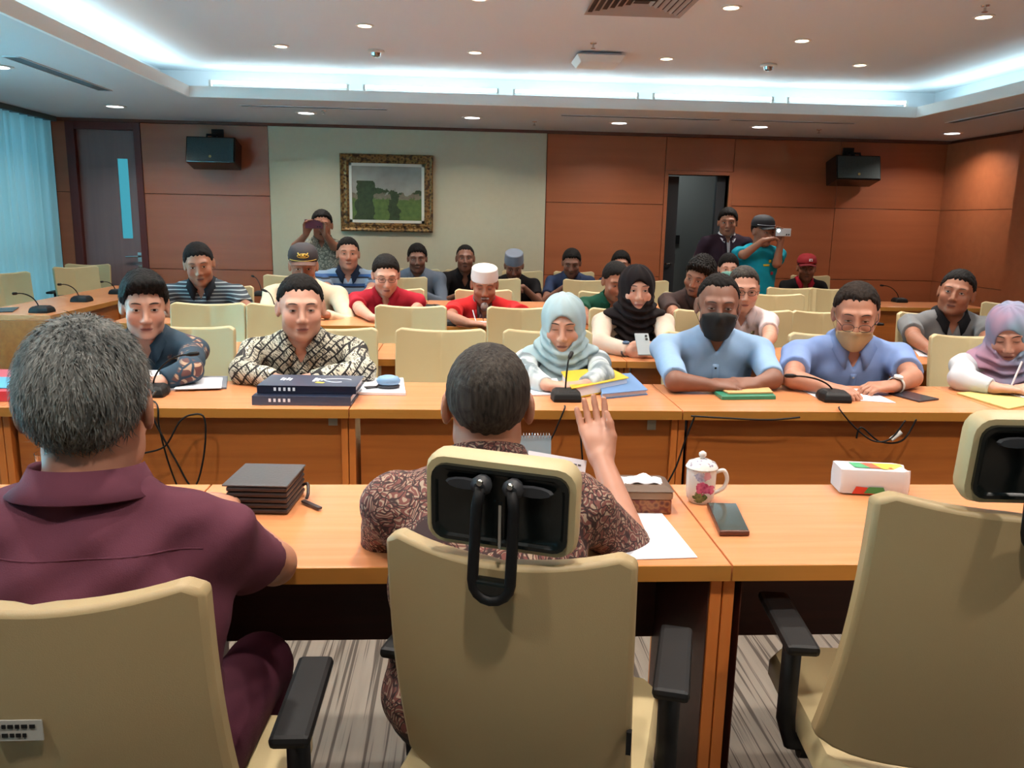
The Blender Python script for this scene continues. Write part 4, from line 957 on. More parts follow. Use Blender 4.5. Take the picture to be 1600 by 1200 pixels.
def w_watch(ctx, a):
    nm, m, dial = a; sh, el, wr = ctx['J'][nm][:3]; d = nrm(wr-el); c = wr-d*.03; up_ = nrm(A3((0, -.3, 1))-d*(A3((0, -.3, 1))@d)); sd = np.cross(d, up_); R = np.stack([sd, up_, d], 1)
    r = .031*ctx['s']; o = put(ctx, MB().lathe([(r, -.008), (r+.003, -.007), (r+.003, .007), (r, .008)], 18, c=c, R=R, cap=False).build('watch_strap', m, ctx['root'], smooth='auto'))
    b = put(ctx, MB().lathe([(.019, 0), (.019, .008), (.016, .01)], 16, c=c+up_*(r), R=np.stack([sd, d, up_], 1)).build('watch_case', dial, None, smooth='auto')); b.parent = o
WEAR = dict(mask=w_mask, glasses=w_glasses, cap=w_cap, kopiah=w_kopiah, hijab=w_hijab, jacket=w_jacket, placket=w_placket, patch=w_patch, beard=w_beard, watch=w_watch)
M_trous = mat('trousers_dark', S(34, 34, 40), .9); M_shoe = mat('shoe_black', S(22, 20, 20), .4); M_glassf = mat('glasses_frame', S(36, 26, 26), .3)
M_lens = mat('glasses_lens', (1, 1, 1, 1), .05, trans=1, alpha=.25)
def fab(name, rgb, noise=.07): return mat(name, S(*rgb), .88, noise=noise, nscale=30, bump=.25, bscale=500, spec=.2)
def stripes(name, base, line, period, duty, off=0, line2=None):
    k = NT(name, .88); sx = k.n('SeparateXYZ', {0: k.map((1, 1, 1))}); fr = k.math('FRACT', k.math('ADD', k.math('MULTIPLY', sx.outputs[2], 1/period), off))
    c = k.mix(k.math('LESS_THAN', fr, duty), S(*base), S(*line))
    if line2: c = k.mix(k.math('LESS_THAN', k.math('ABSOLUTE', k.math('SUBTRACT', fr, .55)), duty*.7), c, S(*line2))
    return k.out(c)
def batik(name, dark, mid, light, sc=1.0, thr=.5):
    k = NT(name, .8); nz = k.n('TexNoise', {'Vector': k.map((1, 1, 1)), 'Scale': 9*sc, 'Detail': 2}); wv = k.mix(.12, k.map((1, 1, 1)), nz.outputs['Color'], 'ADD')
    v1 = k.n('TexVoronoi', {'Vector': wv, 'Scale': 11*sc}); v2 = k.n('TexVoronoi', {'Vector': wv, 'Scale': 34*sc}, feature='DISTANCE_TO_EDGE')
    r1 = k.math('SINE', k.math('MULTIPLY', v1.outputs['Distance'], 42)); region = k.n('TexNoise', {'Vector': k.map((1, 1, 1)), 'Scale': 6*sc})
    c1 = k.mix(k.ramp(r1, [(.35, (0, 0, 0, 1)), (.55, (1, 1, 1, 1))]), S(*mid), S(*light)); c2 = k.mix(k.ramp(v2.outputs['Distance'], [(.05, (0, 0, 0, 1)), (.12, (1, 1, 1, 1))]), S(*dark), c1)
    return k.out(k.mix(k.ramp(region.outputs['Fac'], [(thr-.01, (0, 0, 0, 1)), (thr+.01, (1, 1, 1, 1))]), S(*dark), c2))
def diamond():
    k = NT('batik_black_white', .8); nz = k.n('TexNoise', {'Vector': k.map((1, 1, 1)), 'Scale': 4}); wv = k.mix(.11, k.map((1, 1, 1)), nz.outputs['Color'], 'ADD')
    r = k.n('Mapping', {'Vector': wv, 'Rotation': (0, radians(45), 0), 'Scale': (14, 14, 14)}).outputs[0]
    br = k.n('TexBrick', {'Vector': k.n('Mapping', {'Vector': r, 'Rotation': (radians(90), 0, 0)}).outputs[0], 'Scale': 1, 'Mortar Size': .055, 'Brick Width': 1.0, 'Row Height': .5, 'Color1': (1, 1, 1, 1), 'Color2': (.75, .75, .75, 1), 'Mortar': (0, 0, 0, 1)})
    f2 = k.n('TexNoise', {'Vector': k.n('Mapping', {'Vector': r, 'Scale': (9, 4, 2)}).outputs[0], 'Scale': 1, 'Detail': 3, 'Distortion': 1.5})
    c = k.mix(k.ramp(f2.outputs['Fac'], [(.44, (0, 0, 0, 1)), (.50, (1, 1, 1, 1))]), S(54, 52, 48), S(206, 202, 182))
    return k.out(k.mix(br.outputs['Color'], S(24, 24, 26), c, 'MIX'))
HZ = .785
def hand(px, py, d, n=(0, 0, -1), z=HZ, curl=.35, el=None, elz=.80, pole=None, thumb=.3, w=None):
    a = dict(w=AZ(px, py, z) if w is None else A3(w), d=d, n=n, curl=curl, thumb=thumb)
    if el: a['el'] = AZ(el[0], el[1], elz)
    if pole is not None: a['pole'] = pole
    return a
SHORT = {'t': .011}; CAPH = {'t': .006, 'zf': .07, 'amp': .0006, 'ztop': .06}
# ---------------- foreground, seen from behind
maroon = fab('maroon_shirt', (96, 52, 66), .10)
A_ = person(139, 634, 1.27, 'grey-haired person in maroon shirt and glasses seated with back to the camera at the left', 'mid', yaw=radians(9), pitch=radians(3), face=pi, s=1.05, hs0=.96, slf=.52, fold=1.8, hv=.005, cv=.007,
    hair=({'t': .011, 'top': 1.4, 'nape': -.088, 'amp': .0006, 'strands': 5000}, H_grey), shirt=maroon, sleeve='short', collar=maroon, build=1.18, shoulder=.93, seat=.52, lean=.06, pants=fab('maroon_trousers', (70, 30, 44)), vneck=0,
    arms={'R': dict(w=AY(350, 798, 1.80), el=AY(428, 880, 1.52), d=(-.3, 1, .0), n=(-.3, 0, -1), curl=.5), 'L': dict(w=(-.70, 1.75, .79), el=(-.98, 1.55, .78), d=(.4, 1, 0), n=(0, 0, -1), curl=.4)}, wear=dict(glasses=(0, M_glassf)))
for z_ in (-.085,):
    P_ = march(A_['shirtf'], A3([A_['pn']+A_['RB']@A3((x_, .30, z_)) for x_ in np.linspace(-.19, .19, 24)]), A_['RB']@A3((0, -1, 0)), -.0005)
    put(A_, MB().tube(P_, .0018, 5).build('yoke_seam', maroon, A_['root'], smooth=True))
bat1 = batik('batik_brown_maroon', (48, 26, 26), (112, 64, 58), (160, 138, 118), 1.6, .40)
person(762, 633, 1.68, 'person in brown batik shirt with raised right hand seated with back to the camera', 'mid', yaw=0, pitch=radians(3), face=pi, s=1.03, hs0=.97, hv=.0045, cv=.006,
    hair=({'t': .007, 'zf': .07, 'amp': .0007, 'nape': -.085}, H_salt), shirt=bat1, sleeve='elbow', collar=bat1, build=1.15, shoulder=1.02, seat=.53, lean=.20, vneck=0,
    arms={'R': dict(w=AY(940, 718, 1.92), el=AY(992, 862, 1.72), d=(-.12, .62, .75), n=(-.15, -1, .5), curl=.12, spread=.10, thumb=.1), 'L': dict(w=AY(690, 800, 2.0), el=AY(602, 850, 1.72), d=(.7, .6, 0), n=(0, 0, -1), curl=.5)})
# ---------------- first facing row
y = 3.62
ptrn = batik('batik_navy', (30, 56, 74), (96, 62, 60), (176, 146, 120), .55, .53)
person(226, 478, y, 'young person in dark blue batik shirt with thick black hair leaning on table', 'light', yaw=radians(2), pitch=radians(6), roll=0, hv=.005, cv=.007, hair=({'t': .013, 'zf': .056, 'top': 1.7, 'quiff': 1, 'strands': 1800}, H_black), hp=dict(jaw=.93, w=.98), shirt=ptrn, sleeve='long', collar=ptrn, build=.92,
    arms={'L': hand(252, 596, (-1, -.2, 0), el=(296, 578), elz=.82), 'R': hand(205, 596, (1, .1, 0), el=(166, 572), elz=.82)}, wear=dict(placket=(ptrn, M_black, 4)))
dia = diamond()
person(470, 481, y, 'person in black and white batik shirt behind the navy binders', 'light', yaw=radians(3), pitch=radians(2), hv=.005, cv=.007, hair=({'t': .009, 'zf': .074, 'side': 1}, H_black), hp=dict(w=1.04, jaw=1.02, eye=.8), shirt=dia, sleeve='long', collar=dia, build=1.1, shoulder=1.1,
    arms={'L': hand(480, 594, (-1, -.05, .0), el=(566, 580), curl=.6), 'R': hand(432, 594, (1, -.1, 0), el=(378, 580), curl=.6)}, wear=dict(placket=(dia, M_black, 4)))
k = NT('hijab_aqua', .85); M_hj1 = k.out(k.mix(k.n('TexNoise', {'Vector': k.map((1, 1, 1)), 'Scale': 5}).outputs['Fac'], S(132, 164, 170), S(176, 190, 196)))
k = NT('blouse_grey_white', .85); M_bl1 = k.out(k.ramp(k.n('TexNoise', {'Vector': k.map((1, 1, .7)), 'Scale': 7, 'Detail': 5, 'Distortion': .8}).outputs['Fac'], [(.42, S(112, 124, 130)), (.56, S(190, 200, 202))]))
person(880, 507, y+.06, 'person in pale aqua hijab and grey-white blouse looking down at yellow binder', 'light', yaw=radians(-2), pitch=radians(9), hv=.005, cv=.007, hp=dict(w=.96, jaw=.95), shirt=M_bl1, sleeve='long', build=.92, vneck=0, blink=.2, s=1.02,
    arms={'L': hand(915, 602, (-1, -.3, 0), el=(940, 588)), 'R': hand(855, 602, (1, -.3, 0), el=(826, 588))}, wear=dict(hijab=(M_hj1, .02, 1.0)))
lb = fab('light_blue_shirt', (140, 170, 204))
person(1122, 478, y, 'person in black face mask and light blue shirt with clasped hands', 'dark', yaw=radians(4), pitch=radians(3), hv=.005, cv=.007, hair=({'t': .007, 'zf': .082, 'recede': .02}, H_black), hp=dict(w=1.0, eye=.8), shirt=lb, sleeve='elbow', build=1.12, shoulder=1.1, vneck=.03,
    arms={'L': hand(1180, 600, (-1, -.15, .05), n=(0, .4, -1), el=(1207, 592), curl=.45), 'R': hand(1112, 602, (1, -.05, .05), n=(0, .4, -1), el=(1056, 596), curl=.45)}, wear=dict(mask=(mat('mask_black', S(22, 24, 24), .8), -.022), placket=(lb, M_black, 3), patch=[('name_badge', mat('badge_green', S(110, 130, 110), .5), .10, -.27, .07, .022), ('badge_emblem', M_black, .075, -.268, .02, .018)]))
mb = fab('mid_blue_shirt', (122, 146, 194))
person(1337, 492, y, 'person in blue short-sleeved shirt with glasses and lowered beige face mask', 'mid', yaw=radians(3), pitch=radians(12), hv=.005, cv=.007, hair=({'t': .010, 'zf': .078, 'side': 1.2, 'recede': .012}, H_brown), hp=dict(w=1.0), shirt=mb, sleeve='short', collar=mb, build=1.22, shoulder=1.12, blink=.6,
    arms={'L': hand(1395, 604, (-1, -.1, .0), n=(0, .2, -1), el=(1425, 590), curl=.5), 'R': hand(1290, 605, (.7, -.7, 0), el=(1240, 592), curl=.4)}, wear=dict(mask=(mat('mask_beige', S(178, 152, 112), .85), -.045), glasses=(-.022, M_glassf), placket=(mb, M_white, 3), watch=('L', mat('strap_white', S(200, 196, 188), .5), mat('dial_white', S(210, 206, 200), .4))))
k = NT('hijab_pastel', .85); M_hj2 = k.out(k.ramp(k.n('TexNoise', {'Vector': k.map((1, 1, .8), loc=(.3, 0, .0)), 'Scale': 5, 'Detail': 2}).outputs['Fac'], [(.36, S(112, 146, 166)), (.5, S(140, 134, 160)), (.62, S(176, 136, 158))]))
person(1578, 520, y+.06, 'person in pink and blue pastel hijab writing at the right edge', 'light', yaw=radians(-2), pitch=radians(22), roll=radians(-6), hv=.005, cv=.007, hp=dict(w=.96, jaw=.95), shirt=fab('white_blouse', (196, 200, 206)), sleeve='long', build=.95, vneck=0, blink=.2, s=1.02,
    arms={'L': hand(1620, 605, (-1, -.3, 0), el=(1650, 590)), 'R': hand(1553, 606, (1, -.3, 0), el=(1502, 592))}, wear=dict(hijab=(M_hj2, .10, .95)))
# ---------------- second facing row
M_hj3 = fab('hijab_black', (24, 18, 20), .1); cream = fab('cream_blouse', (196, 178, 162))
person(995, 453, 4.85, 'person in black hijab and cream blouse holding a phone', 'light', yaw=radians(8), pitch=0, hv=.0065, cv=.009, hp=dict(w=.97, jaw=.96), shirt=cream, sleeve='long', build=.98, vneck=0, detail=0,
    arms={'L': hand(1022, 548, (-1, -.3, .1), n=(-.3, .6, -.2), el=(1042, 540), curl=.6), 'R': hand(985, 548, (1, -.3, .1), n=(.3, .6, -.2), el=(938, 536), curl=.6)}, wear=dict(hijab=(M_hj3, .16, .92), watch=('R', mat('strap_teal', S(40, 60, 80), .5), mat('dial_blue', S(50, 80, 110), .3))))
uw = fab('uniform_white', (206, 190, 190))
person(1162, 452, 4.95, 'person in white uniform shirt with glasses behind the masked man', 'light', yaw=radians(8), pitch=radians(8), hv=.0065, cv=.009, hair=({'t': .009, 'zf': .08}, H_salt), shirt=uw, sleeve='short', collar=uw, build=1.0, detail=0, s=1.04,
    arms={'L': hand(1192, 545, (-.3, -1, 0), pole=(1, 0, -.4)), 'R': hand(1140, 548, (.3, -1, 0), pole=(-1, 0, -.4))}, wear=dict(glasses=(0, M_glassf), patch=[('badge', mat('brass_badge', S(130, 120, 90), .4, .5), .075, -.13, .025, .04)]))
gr = fab('grey_shirt', (112, 114, 116))
person(1494, 458, 4.9, 'person in grey shirt with dark collar seated at the right, head tilted', 'tan', yaw=radians(-6), pitch=radians(-4), roll=radians(8), hv=.0065, cv=.009, hair=({'t': .009, 'zf': .068, 'top': 1.6}, H_black), hp=dict(w=1.04, jaw=1.06), shirt=gr, sleeve='short', collar=fab('dark_collar', (30, 30, 34)), build=1.25, shoulder=1.08, detail=0,
    arms={'R': hand(1455, 548, (-.2, -1, 0), pole=(-1, .2, -.3)), 'L': hand(1535, 552, (0, -1, 0), pole=(1, 0, -.5))}, wear=dict(placket=(fab('dark_collar2', (36, 36, 40)), M_black, 3), patch=[('pocket_flap', M_black, .10, -.15, .07, .012), ('sleeve_tab', M_white, -.19, -.10, .012, .03)]))
# ---------------- third facing row
person(311, 413, 6.05, 'person in navy striped polo shirt leaning forward at the far left', 'tan', yaw=radians(-2), pitch=radians(10), roll=radians(-6), hv=.0075, cv=.010, hair=({'t': .010, 'zf': .062}, H_black), shirt=stripes('stripes_navy', (46, 54, 62), (150, 160, 160), .026, .28), sleeve='short', collar=fab('navy_collar', (30, 34, 40)), build=1.12, shoulder=1.15, detail=0, s=1.14,
    arms={'L': hand(330, 490, (-1, -.3, 0), pole=(1, 0, -.3)), 'R': hand(292, 490, (1, -.3, 0), pole=(-1, 0, -.3))})
cr = fab('cream_shirt', (206, 188, 160))
person(474, 416, 6.05, 'person in dark officer cap and cream shirt behind the batik man', 'tan', yaw=0, pitch=radians(10), hv=.0075, cv=.010, hair=(CAPH, H_black), shirt=cr, sleeve='long', collar=cr, build=1.2, shoulder=1.1, detail=0, s=1.12, arms={'L': hand(510, 492, (-1, -.2, 0)), 'R': hand(440, 492, (1, -.2, 0))},
    wear=dict(cap=(mat('cap_navy', S(40, 34, 38), .8), mat('cap_peak', S(96, 66, 56), .7), 'officer')))
red = fab('red_polo', (160, 30, 46))
person(603, 430, 6.1, 'person in red polo shirt with glasses and earphone reading at table', 'light', yaw=radians(4), pitch=radians(16), hv=.0075, cv=.010, hair=({'t': .011, 'zf': .066}, H_black), shirt=red, sleeve='short', collar=red, build=1.15, shoulder=1.12, detail=0, s=1.1, blink=.4, arms={'L': hand(640, 490, (-1, -.3, 0), el=(655, 478)), 'R': hand(580, 496, (1, -.3, 0), el=(563, 484))},
    wear=dict(glasses=(0, M_glassf)))
pt = batik('batik_plum', (60, 34, 44), (104, 74, 80), (150, 120, 118), 1.4, .4)
person(757, 445, 6.1, 'person in white skullcap and red jacket with grey beard writing', 'tan', yaw=radians(2), pitch=radians(14), hv=.0075, cv=.010, hair=({'t': .006, 'zf': .05, 'ztop': .06}, H_grey), shirt=pt, sleeve='short', collar=fab('grey_collar', (112, 100, 98)), build=1.08, shoulder=1.12, detail=0, s=1.1, blink=.3,
    arms={'L': hand(785, 506, (-1, -.2, 0), el=(822, 494)), 'R': hand(735, 506, (1, -.3, 0), el=(704, 496))}, wear=dict(jacket=(fab('red_jacket', (186, 34, 36)), .05, fab('jacket_lapel', (150, 30, 34))), kopiah=(mat('skullcap_white', S(206, 200, 196), .85, noise=.1, nscale=200), .035, .108, .95, True), beard=mat('beard_grey', S(150, 140, 134), .9)))
gn = fab('green_shirt', (20, 70, 52))
person(962, 440, 6.1, 'person in dark green shirt mostly hidden behind the black hijab woman', 'tan', yaw=radians(18), pitch=radians(16), hv=.008, cv=.011, hair=(SHORT, H_black), shirt=gn, sleeve='short', collar=gn, build=1.15, shoulder=1.15, detail=0, s=1.08, arms={'R': hand(930, 506, (1, -.4, 0), el=(912, 492)), 'L': hand(990, 506, (-1, -.4, 0))})
bn = fab('brown_shirt', (62, 48, 46))
person(1092, 432, 6.1, 'person in dark brown shirt with untidy black hair turned sideways to a neighbour', 'tan', yaw=radians(-22), pitch=radians(14), roll=radians(14), hv=.0075, cv=.011, hair=({'t': .018, 'top': 1.6, 'quiff': 1, 'zf': .055, 'amp': .004}, H_black), shirt=bn, sleeve='short', collar=bn, build=1.1, shoulder=1.08, detail=0, s=1.1, arms={'R': hand(1068, 506, (1, -.4, 0), el=(1056, 494)), 'L': hand(1112, 506, (-1, -.4, 0))})
# ---------------- fourth facing row
person(544, 397, 7.5, 'person in blue and black striped polo shirt left of the painting', 'mid', yaw=radians(2), pitch=radians(-2), hv=.008, cv=.011, hair=({'t': .008, 'zf': .068, 'top': 1.7}, H_black), shirt=stripes('stripes_blue', (22, 30, 44), (40, 78, 128), .085, .4, .1, (120, 140, 160)), sleeve='short', collar=fab('blue_collar', (28, 38, 56)), build=1.25, shoulder=1.12, detail=0, s=1.12, arms={'L': hand(560, 468, (-1, -.3, 0)), 'R': hand(530, 468, (1, -.3, 0))})
person(1138, 420, 7.5, 'person in pale green face mask behind the white uniform man', 'light', yaw=radians(6), pitch=radians(4), hv=.008, cv=.012, hair=({'t': .014, 'zf': .058, 'top': 1.5}, H_black), shirt=fab('dark_grey_shirt', (58, 56, 60)), sleeve='short', build=1, detail=0, s=1.0, wear=dict(mask=(mat('mask_green', S(120, 176, 164), .8), -.02)), arms={'L': hand(1150, 472, (-1, -.4, 0)), 'R': hand(1125, 472, (1, -.4, 0))})
# ---------------- against the back wall
def lap(px, Y, up=.0):      # hands in the lap
    c = AY(px, 470, Y); return {'L': dict(w=(c[0]+.07, Y-.28, .70+up), d=(-1, -.4, 0), n=(0, 0, -1), curl=.5), 'R': dict(w=(c[0]-.07, Y-.28, .70+up), d=(1, -.4, 0), n=(0, 0, -1), curl=.5)}
jk = fab('denim_jacket', (100, 110, 124)); wp = batik('patterned_white', (60, 64, 70), (130, 134, 140), (196, 196, 196), .9, .4)
person(652, 404, 8.5, 'person in patterned white shirt and grey-blue overshirt under the painting', 'dark', pitch=radians(4), hv=.008, cv=.012, hair=({'t': .012, 'zf': .06, 'top': 1.5}, H_black), shirt=wp, sleeve='long', collar=jk, build=1.15, shoulder=1.1, detail=0, s=1.1, arms=lap(652, 8.5), wear=dict(jacket=(jk, .06, jk)))
bk1 = fab('black_shirt', (26, 24, 26))
person(727, 404, 8.6, 'person in black open-neck shirt leaning against the beige wall', 'dark', pitch=radians(-3), hv=.008, cv=.012, hair=({'t': .007, 'zf': .08}, H_black), shirt=bk1, sleeve='short', collar=bk1, build=1.08, shoulder=1.05, detail=0, s=1.08, arms=lap(727, 8.6), vneck=.10)
person(803, 416, 8.5, 'person in grey kopiah cap and black shirt looking down at phone by the wall', 'dark', pitch=radians(22), hv=.008, cv=.012, hair=(CAPH, H_black), shirt=bk1, sleeve='short', build=1.15, shoulder=1.08, detail=0, s=1.08, arms=lap(803, 8.5, .1), wear=dict(kopiah=(mat('kopiah_grey', S(118, 126, 140), .8), .035, .124, .95, False)))
bl = fab('blue_shirt_dark', (48, 60, 88))
person(893, 411, 8.5, 'person in dark blue shirt with head bowed against the orange wood wall', 'dark', pitch=radians(16), hv=.008, cv=.012, hair=(SHORT, H_black), shirt=bl, sleeve='short', collar=bl, build=1.08, detail=0, s=1.08, arms=lap(885, 8.5, .1))
person(970, 413, 8.5, 'person with long dark hair and blue top behind the black hijab woman', 'mid', pitch=radians(4), hv=.008, cv=.012, hair=({'t': .016, 'long': 1, 'nape': -.2, 'zf': .06}, H_black), shirt=fab('blue_top', (40, 50, 80)), sleeve='short', build=.85, detail=0, s=1.0, arms=lap(975, 8.5))
person(1260, 419, 8.5, 'person in red cap and black shirt with red collar seated by the wood wall', 'tan', yaw=radians(6), pitch=radians(4), hv=.008, cv=.012, hair=(CAPH, H_black), shirt=bk1, sleeve='short', collar=red, build=1.05, detail=0, s=1.05, arms=lap(1255, 8.5), wear=dict(cap=(mat('cap_red', S(150, 24, 34), .8), mat('cap_red_peak', S(120, 20, 30), .8), 'badge'), patch=[('red_placket', red, 0, -.12, .04, .12)]))
# ---------------- standing
ph = AY(490, 350, 8.05)
pg = batik('patterned_sage', (84, 90, 80), (120, 122, 110), (160, 158, 142), .9, .35)
person(503, 352, 8.3, 'person standing and filming with a phone held up left of the painting', 'tan', yaw=radians(-2), pitch=radians(2), stand=True, hv=.008, cv=.012, hair=(SHORT, H_black), shirt=pg, sleeve='short', collar=pg, build=1.1, shoulder=1.05, detail=0, s=1.12,
    arms={'R': dict(w=ph+A3((-.08, .03, -.10)), d=(.1, -.1, 1), n=(.6, -.5, 0), curl=.5, el=AY(462, 385, 8.2)), 'L': dict(w=ph+A3((.10, .03, -.10)), d=(-.1, -.1, 1), n=(-.6, -.5, 0), curl=.5, el=AY(522, 385, 8.2))})
bz = fab('blazer_plum', (40, 26, 38))
person(1137, 348, 8.3, 'person standing in dark plum blazer over white shirt beside the opening', 'tan', pitch=radians(2), stand=True, hv=.008, cv=.012, hair=({'t': .014, 'top': 1.6}, H_black), shirt=fab('white_shirt', (200, 200, 206)), sleeve='long', collar=fab('white_collar', (206, 206, 212)), build=1.1, shoulder=1.05, detail=0, s=1.06,
    arms={'R': dict(w=AY(1105, 455, 8.2), d=(.1, 0, -1), n=(1, 0, 0)), 'L': dict(w=AY(1168, 455, 8.2), d=(-.1, 0, -1), n=(-1, 0, 0))}, wear=dict(jacket=(bz, .02, bz), patch=[('jacket_badge', mat('badge_red_white', S(190, 90, 80), .7), .115, -.13, .045, .05)]))
tq = fab('turquoise_shirt', (20, 140, 160)); ph2 = AY(1224, 363, 7.9)
person(1192, 362, 8.1, 'person standing in turquoise T-shirt and dark cap filming with a phone', 'tan', yaw=radians(24), pitch=radians(6), face=radians(14), stand=True, hv=.008, cv=.012, hair=(CAPH, H_black), shirt=tq, sleeve='short', build=1.12, shoulder=1.05, detail=0, s=1.12, vneck=0,
    arms={'R': dict(w=AY(1192, 376, 7.85), d=(1, 0, .3), n=(0, 0, -1), curl=.4, el=AY(1163, 398, 7.95)), 'L': dict(w=ph2+A3((.0, .05, -.09)), d=(-.1, 0, 1), n=(-.5, -.5, 0), curl=.5, el=AY(1214, 412, 7.95))}, wear=dict(cap=(mat('cap_black', S(38, 40, 46), .8), mat('cap_black_peak', S(34, 36, 40), .8), 'stripe'), patch=[('print_yellow', mat('print_yellow', S(190, 170, 50), .8), .02, -.20, .07, .02), ('print_yellow', MATS['print_yellow'], .06, -.16, .03, .03), ('print_red', mat('print_red', S(170, 50, 70), .8), .09, -.28, .03, .03)]))

# ================================================================== HELD THINGS
def phone(loc, R, m, label, sz=(.075, .008, .15), cam_=True, screen=None, cat='phone', group=None):
    t = tag(empty('phone', loc), label, cat, group); w, d, h = sz
    MB().box((0, 0, 0), (w, d, h), R).build('case', m, t, bevel=.003)
    MB().box(R@A3((0, d/2+.0005, 0)), (w*.9, .0008, h*.93), R).build('screen', screen or M_blackgloss, t)
    if cam_:
        q = MB()
        for z_ in (0, .022): q.lathe([(.007, 0), (.007, .003)], 10, c=R@A3((w*.28, -d/2-.001, h*.36-z_)), R=R@RX(pi/2))
        q.build('camera_lens', M_black, t)
    return t
phone(ph, RY(pi/2), mat('phone_maroon', S(96, 34, 52), .4), 'dark red phone held sideways by the standing man left of the painting', (.085, .012, .17))
t = phone(ph2, RY(pi/2), mat('phone_white', S(190, 200, 205), .35), 'pale phone held up by the man in turquoise')
MB().lathe([(.012, 0), (.012, .002)], 12, c=(-.05, -.007, .015), R=RX(pi/2)).build('flash', emis('flash_glow', (1, 1, 1, 1), 10), t)
phone(AZ(1005, 538, .83), RX(radians(-50)), mat('phone_silver', S(150, 160, 164), .3, .3), 'silver phone held by the woman in black hijab above the second row table')

# ================================================================== TABLE-TOP THINGS
ZT = .7505
def mic(px, py, label, z=ZT, rz=0, head=(0, -.10, .20), cable=None, group='gooseneck microphones', s=1.0, xyz=None):
    loc = AZ(px, py, z) if xyz is None else xyz; t = tag(empty('microphone', loc, rz), label, 'microphone', group)
    q = MB(); q.loft([[(x*sx_*s, (y_*sy_)*s, z_*s) for x, y_ in ((-.055, -.06), (.055, -.06), (.062, 0), (.055, .06), (-.055, .06), (-.062, 0))] for sx_, sy_, z_ in ((1, 1, 0), (1, 1, .012), (.92, .9, .03), (.7, .65, .042))]); q.build('base', M_black, t, bevel=.004)
    q = MB()
    for dx in (-.02, .02): q.box((dx*s, -.035*s, .036*s), (.022*s, .014*s, .01*s))
    q.build('button', M_darkgrey, t)
    hx, hy, hz = head; pts = [(hx*u**1.5*s, (.02+(hy-.02)*u**1.8)*s, (.035+(hz-.035)*(1-(1-u)**1.7))*s) for u in np.linspace(0, 1, 12)]
    g_ = MB().tube(pts, .0038*s, 6).build('gooseneck', M_black, t, smooth=True); e = A3(pts[-1]); dr = nrm(e-A3(pts[-2]))
    MB().tube([e-dr*.005, e+dr*.012, e+dr*.04, e+dr*.048], [.005*s, .009*s, .009*s, .005*s], 10).build('mic_head', M_black, g_, smooth=True)
    if cable is not None: MB().tube([A3(p)-A3(loc) for p in cable], .0032, 6).build('cable', M_black, t, smooth=True)
    return t
def curve(pts, n=30):
    P = A3(pts); m = len(P); out = []
    for i in range(m-1):
        p0, p1, p2, p3 = P[max(i-1, 0)], P[i], P[i+1], P[min(i+2, m-1)]
        for t_ in np.linspace(0, 1, n//(m-1)+2)[:-1]:
            out.append(.5*((2*p1)+(-p0+p2)*t_+(2*p0-5*p1+4*p2-p3)*t_**2+(-p0+3*p1-3*p2+p3)*t_**3))
    return A3(out+[P[-1]])
yc = 2.965
mic(238, 617, 'gooseneck microphone beside the open papers, before the young batik man', head=(.14, -.0, .16), rz=.1, cable=curve([AZ(232, 626, .757), (AY(234, 640, yc)[0], 2.972, .757), AY(237, 668, yc), AY(250, 720, yc), AY(266, 765, yc)]))
mic(884, 624, 'gooseneck microphone in front of the yellow binder', head=(.015, .05, .16), cable=curve([AZ(882, 634, .757), (AY(882, 644, yc)[0], 2.972, .757), AY(868, 672, yc), AY(856, 700, yc), AY(842, 760, yc)]))
mic(1302, 625, 'gooseneck microphone leaning before the man with beige mask', head=(-.17, -.02, .10), rz=-.1, cable=curve([AZ(1318, 636, .757), (AY(1324, 645, yc)[0], 2.972, .757), AY(1345, 668, yc), AY(1372, 688, yc), AY(1398, 684, yc), AY(1420, 655, yc)]))
mic(700, 508, 'gooseneck microphone left of the bearded man on the third row table', head=(-.04, .02, .12))
mic(1405, 472, 'gooseneck microphone on the far right table before the wood wall', head=(-.2, -.05, .16))
mic(66, 488, 'nearest gooseneck microphone on the window-side table', rz=pi/2, head=(-.22, .03, .14), s=1.1)
mic(128, 471, 'middle gooseneck microphone on the window-side table', rz=pi/2, head=(-.22, .03, .14), s=1.1)
mic(184, 459, 'farthest gooseneck microphone on the window-side table', rz=pi/2, head=(-.2, .03, .12), s=1.0)
mic(408, 462, 'gooseneck microphone far back between striped shirt man and cap man', head=(-.08, .1, .16))
mic(430, 497, 'gooseneck microphone left of the cap man', head=(-.06, .05, .18))
# loose cables (things hanging from the tables)
def cable(pts, label, r=.0035):
    P = curve(pts, 40); o = MB().tube(P, r, 6).build('cable', M_black, None, origin=P[0], smooth=True); return tag(o, label, 'cable', 'loose cables')
cable([AY(225, 708, yc), AY(258, 697, yc), AY(280, 660, yc), AY(300, 648, yc), AY(320, 655, yc), AY(318, 715, yc), AY(302, 762, yc), AY(275, 720, yc), AY(245, 665, yc), AY(238, 648, yc)], 'black cable looped under the left table in front of the young batik man')
cable([AY(905, 648, yc), AY(908, 690, yc), AY(910, 730, yc), AY(905, 762, yc)], 'black cable hanging behind the raised hand')
cable([AY(1085, 652, yc), AY(1070, 690, yc), AY(1056, 730, yc), AY(1040, 760, yc)], 'black cable running down the gap between the centre and right tables')
cable([AY(1080, 650, yc), AY(1130, 653, yc), AY(1200, 656, yc), AY(1250, 652, yc)], 'thin black cable under the table edge before the masked man')
t = cable([AY(1338, 685, yc), AY(1346, 668, yc), AY(1375, 690, yc), AY(1410, 688, yc), AY(1432, 655, yc)], 'black cable with white plug under the table before the blue shirt man')
q = MB().tube([AY(1392, 687, yc-.01)-A3(t.location), AY(1408, 675, yc-.01)-A3(t.location)], .009, 8).build('plug', M_whiteplastic, t, smooth='auto')
